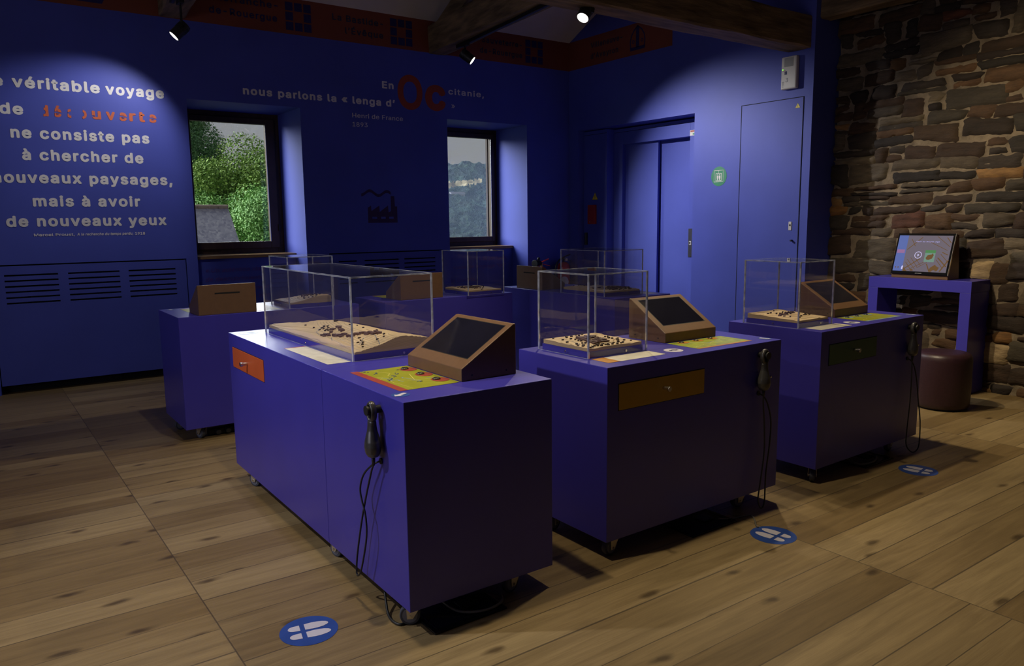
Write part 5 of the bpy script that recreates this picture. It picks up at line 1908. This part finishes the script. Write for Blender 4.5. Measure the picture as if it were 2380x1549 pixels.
scr = obj('screen', srect(0, 1, 0, 1, .0164), S_BG, t, local=True)
N = .0169
obj('side_menu', srect(0, .178, 0, 1, N), S_SIDE, scr, local=True)
obj('menu_highlight', srect(.01, .16, .50, .60, N + .0004), S_PINK, scr, local=True)
rds = []
for (ax, ay), (bx, by), wd_ in (((.20, .05), (.48, .36), .010), ((.27, .02), (.60, .30), .006), ((.22, .25), (.36, .02), .006), ((.30, .38), (.46, .12), .005), ((.24, .33), (.42, .06), .005), ((.36, .42), (.52, .16), .005),
                                ((.62, .22), (.70, .0), .010), ((.80, .40), (.98, .16), .012), ((.84, .50), (1.0, .28), .006), ((.78, .34), (.92, .12), .006), ((.88, .02), (1.0, .34), .012), ((.20, .60), (.45, .95), .008),
                                ((.55, .86), (.95, .60), .006), ((.72, .98), (.98, .70), .006), ((.25, .9), (.34, .7), .006), ((.9, .95), (.99, .8), .008), ((.45, .1), (.62, .26), .005), ((.86, .55), (.97, .48), .010)):
    l = math.hypot(bx - ax, by - ay)
    o = (-(by - ay) / l * wd_, (bx - ax) / l * wd_)
    rds.append(spoly([(ax + o[0], ay + o[1]), (ax - o[0], ay - o[1]), (bx - o[0], by - o[1]), (bx + o[0], by + o[1])], N + .0002))
rds.append(spoly([(.68, .03), (.70, .12), (.78, .21), (.80, .17), (.86, .13), (.84, .05), (.80, .02), (.79, .06), (.75, .05), (.72, 0)], N + .0002))
rds.append(spoly([(.20, 0), (.20, .12), (.27, 0)], N + .0002))
rds.append(spoly([(.32, .03), (.36, .07), (.40, .03), (.36, .01)], N + .0002))
obj('street_plan', join(rds), S_ROAD, scr, local=True)
bm = fit_text('Bâtir au Moyen Age', 0, 1, .5, .004, .1)
for v in bm.verts:
    v.co = SM(sx0 + (sx1 - sx0) * (.345 + .43 * v.co.x), ss0 + (ss1 - ss0) * (.815 + .13 * v.co.y), N + .0006 + v.co.z)
obj('title_text', bm, S_TXT, scr, local=True)
pl = []
asp = (sx1 - sx0) / (ss1 - ss0)
for i in range(28):
    a0, a1 = 2 * PI * i / 28, 2 * PI * (i + 1) / 28
    q4 = [(.430 + r_ * math.cos(a) / asp, .455 + r_ * math.sin(a)) for r_, a in ((.098, a0), (.098, a1), (.082, a1), (.082, a0))]
    pl.append(spoly(q4, N + .0006))
pl.append(spoly([(.418, .415), (.418, .495), (.452, .455)], N + .0006))
obj('play_button', join(pl), S_WHT, scr, local=True)
pic = obj('picture', srect(.555, .745, .27, .60, N + .0004), S_TEAL, scr, local=True)
obj('picture_green', srect(.555, .745, .52, .60, N + .0007), S_GRN, pic, local=True)
obj('picture_shape', spoly([(.58, .38), (.61, .46), (.68, .48), (.70, .52), (.72, .46), (.70, .37), (.64, .33), (.60, .34)], N + .0008), S_ROAD, pic, local=True)
dts = [spoly([(cx + .011 * math.cos(2 * PI * i / 14), cy + .022 * math.sin(2 * PI * i / 14)) for i in range(14)], N + .0007) for cx, cy in ((.045, .10), (.095, .10))]
obj('menu_dots', join(dts), S_ROAD, scr, local=True)
obj('menu_flag', spoly([(.155, .09), (.165, .145), (.19, .145), (.185, .05), (.16, .05)], N + .0008), S_WHT, scr, local=True)
obj('maker_badge', B().prism([SM(-.03, .008, .0162), SM(.03, .008, .0162), SM(.03, .014, .0162), SM(-.03, .014, .0162)], nn * .0006), STEEL, t, local=True)

t = thing('pouf_stool', 'round plum leather stool in front of the console table', 'stool', (6.340, 2.900, 0))
pf = []
R0, HT = .205, .452
for r_, z in ((.0, .012), (.16, .012), (.192, .014), (.202, .028), (.205, .06)):
    if r_:
        pf.append((r_, z))
pf += [(R0 + .003, .2), (R0, HT - .06), (R0 - .004, HT - .03), (R0 - .016, HT - .010), (R0 - .035, HT - .001), (R0 - .07, HT + .004), (.08, HT + .006), (.01, HT + .006)]
obj('upholstery', B().lathe(pf, 6.340, 2.900, 64), LEATHER, t, smooth=True)
obj('base_glide', B().lathe([(.17, .0), (.17, .013)], 6.340, 2.900, 40), BLACK, t)

# ================================================================== OUTSIDE
rnd = random.Random(5)


def leaf_blob_mesh(name, blobs, nleaf, size, m, seed):
    r_ = random.Random(seed)
    bm = bmesh.new()
    tot = sum(a[3] ** 2 for a in blobs)
    for bx, by, bz, br in blobs:
        for i in range(int(nleaf * br * br / tot)):
            d = Vector((r_.gauss(0, 1), r_.gauss(0, 1), r_.gauss(0, 1))).normalized()
            rad = br * r_.uniform(.72, 1.06)
            c = Vector((bx, by, bz)) + Vector((d.x * rad, d.y * rad, d.z * rad * .85))
            q = (d + Vector((r_.gauss(0, .6), r_.gauss(0, .6), r_.gauss(0, .6) + .3))).normalized()
            a = q.orthogonal().normalized()
            a = Matrix.Rotation(r_.uniform(0, 6.28), 3, q) @ a
            e = q.cross(a)
            s = size * r_.uniform(.6, 1.3)
            w_ = s * r_.uniform(.35, .6)
            v = [bm.verts.new(c - a * s), bm.verts.new(c + e * w_), bm.verts.new(c + a * s), bm.verts.new(c - e * w_)]
            bm.faces.new(v)
    me = bpy.data.meshes.new(name)
    bm.to_mesh(me)
    bm.free()
    me.materials.append(m)
    return me


def crown(seed, h, r, n):
    r_ = random.Random(seed)
    out = []
    for i in range(n):
        z = r_.uniform(.25, .95) * h
        k = math.sin(PI * min(1, max(.08, (z / h - .12) / .95))) ** .7
        a = r_.uniform(0, 6.28)
        d = r * k * r_.uniform(.25, .8)
        out.append((d * math.cos(a), d * math.sin(a), z, r * r_.uniform(.26, .42)))
    return out


CROWNS = {'ash': leaf_blob_mesh('foliage', crown(1, 9, 3.2, 44), 80000, .055, LEAF_A, 1),
          'bright': leaf_blob_mesh('foliage', crown(2, 8, 2.9, 40), 72000, .055, LEAF_B, 2),
          'dark': leaf_blob_mesh('foliage', crown(3, 11, 2.8, 44), 72000, .055, LEAF_C, 3)}


def tree(kind, x, y, z, sc, rot, label):
    t = thing('tree', label, 'tree', (x, y, z), rot, group='trees outside the left window')
    t.scale = (sc, sc, sc)
    o = bpy.data.objects.new('foliage', CROWNS[kind])
    C.objects.link(o)
    o.parent = t
    tr = B()
    tr.cyl((0, 0, -6), (.15, .1, 4.5), .3, .14, 10)
    tr.cyl((.1, .05, 3), (1.2, .5, 6), .12, .05, 8).cyl((.1, .05, 3), (-1.0, .3, 6.2), .12, .05, 8)
    obj('trunk', tr, BARK, t, local=True)


tree('ash', 8.9, 31, -4.15, .98, .4, 'yellow green tree in the middle of the left window')
tree('bright', 9.6, 27, -4.6, .90, 1.9, 'bright green bushy tree at the lower right of the left window')
tree('bright', 8.0, 30, -5.0, .95, 2.2, 'bright green bush just behind the slate roof')
tree('ash', 11.6, 34, -5.0, 1.02, 2.9, 'green tree at the right edge of the left window')
tree('dark', 8.5, 40, -2.6, .98, .7, 'tall dark tree at the upper left of the left window')
tree('dark', 7.0, 34, -4.2, 1.05, 4.0, 'dark bluish tree at the left edge of the left window')
tree('dark', 10.9, 41, -5.9, .98, 5.1, 'dark tree seen above the yellow green one')
tree('ash', 13.2, 40, -4.9, 1.0, 1.2, 'far green tree under the sky at the right of the left window')
tree('bright', 11.2, 29, -6.2, .95, .9, 'low bright tree beyond the right jamb of the left window')

t = thing('house_roof', 'slate roofed house below the trees in the left window', 'house', (5.5, 24, 0))
rb = B()
nr = 15
for k in range(nr):                   # overlapping slate courses
    za, zb = 2.0 - k * .22, 2.0 - (k + 1) * .22 - .03
    ya, yb_ = 24 - k * .20, 24 - (k + 1) * .20 - .028
    rb.prism([(3.2, ya, za), (6.735, ya, za), (6.735 + .003 * k, yb_, zb), (3.2, yb_, zb)], (0, .012, .02))
SL = mat('fish_scale_slates', (0.20, 0.20, 0.235), 0.55)
nt = SL.node_tree
p = nt.nodes['Principled BSDF']
tcn = nt.nodes.new('ShaderNodeTexCoord')
vor = nt.nodes.new('ShaderNodeTexVoronoi')
vor.inputs['Scale'].default_value = 14.0
rmp = nt.nodes.new('ShaderNodeValToRGB')
rmp.color_ramp.elements[0].color = (0.20, 0.20, 0.26, 1)
rmp.color_ramp.elements[1].color = (0.44, 0.43, 0.46, 1)
nt.links.new(tcn.outputs['Object'], vor.inputs['Vector'])
nt.links.new(vor.outputs['Color'], rmp.inputs[0])
nt.links.new(rmp.outputs[0], p.inputs['Base Color'])
obj('roof', rb, SL, t)
rg = B()
for i in range(12):
    rg.cyl((3.2 + i * .295, 24.02, 2.03), (3.2 + i * .295 + .29, 24.02, 2.035), .075, .065, 10)
obj('ridge_tiles', rg, mat('ridge_clay', (.28, .22, .17), .8, var=.2), t)
wl = B()
wl.prism([(6.70, 24, 1.95), (6.72, 20.9, -1.3), (6.72, 20.9, -9), (6.7, 27, -9), (6.70, 27, -1.3)], (-3.4, 0, 0))
obj('wall', wl, mat('house_render', (.33, .29, .23), .9, var=.2), t)

# ground falling into the valley, and the far wooded hillside
def hill_mesh():
    bm = bmesh.new()
    n, mrow = 240, 190
    g = []
    for i in range(n + 1):
        u = i / n
        r = []
        for k in range(mrow + 1):
            v = k / mrow
            y = 150 + 170 * v
            x = (y / 300) * (150 + 90 * u)
            base = -26 + 50 * v ** 1.25 + 2.5 * math.sin(u * 3.1) * v + 3.0 * u * v
            cell = noise.fractal(Vector((x * .16, y * .16, 3)), .9, 2.1, 4)
            lump = abs(noise.noise(Vector((x * .22, y * .22, 9))))
            r.append(bm.verts.new((x, y, base + 1.3 * cell + 2.2 * (1 - lump) * (1 if v > .0 else 0))))
        g.append(r)
    for i in range(n):
        for k in range(mrow):
            f = bm.faces.new((g[i][k], g[i + 1][k], g[i + 1][k + 1], g[i][k + 1]))
            q = f.calc_center_median()
            tq, sq = q.x / q.y, (q.z - 1.53) / q.y
            mid = .0539 + .12 * (tq - .6057)
            if .60 < tq < .664 and abs(sq - mid) < .0036 + .0035 * noise.noise(Vector((tq * 300, 0, 0))):
                f.material_index = 1
    return bm


o = obj('wooded_hillside', hill_mesh(), FOREST, smooth=True, mats=[FOREST, FIELD])
tag(o, 'distant bluish wooded hillside filling the right window', 'hillside', kind='structure')
o = obj('valley_ground', B().box(-60, 140, 12, 140, -32, -9), GRASS)
tag(o, 'grassy valley ground below the windows', 'ground', kind='structure')
t = thing('farm_building', 'tiny pale farm building on the distant hillside', 'building', (170, 275, 10.5))
obj('walls', B().box(166.9, 173.2, 274, 276, 9.0, 12.6), mat('farm_walls', (.55, .52, .48), .9, var=.1), t)
obj('roof', B().prism([(166.6, 273.6, 12.6), (166.6, 276.4, 12.6), (166.6, 275, 13.6)], (6.9, 0, 0)), SLATE, t)
hz = bpy.data.materials.new('morning_haze')
hz.use_nodes = True
hz.node_tree.nodes.remove(hz.node_tree.nodes['Principled BSDF'])
vsn = hz.node_tree.nodes.new('ShaderNodeVolumeScatter')
vsn.inputs['Color'].default_value = (.55, .72, 1.0, 1)
vsn.inputs['Density'].default_value = .0006
hz.node_tree.links.new(vsn.outputs[0], hz.node_tree.nodes['Material Output'].inputs['Volume'])
o = obj('valley_haze', B().box(20, 260, 60, 262, -35, 60), hz)
tag(o, 'thin blue haze hanging in the valley before the hillside', 'haze', kind='stuff')
# grey wooden shutter leaf folded back outside the right window
t = thing('window_shutter', 'weathered wooden shutter edge outside the right window', 'shutter', (6.10, 9.5, 1.3))
obj('leaf', B().box(6.150, 6.32, 9.125, 9.165, 1.2, 2.70), mat('weathered_wood', (.05, .036, .026), .8, var=.4, stretch=(4, 4, .6)), t)
obj('batten', B().box(6.24, 6.32, 9.165, 9.19, 1.5, 1.6), mat('weathered_batten', (.045, .033, .024), .8, var=.3), t)
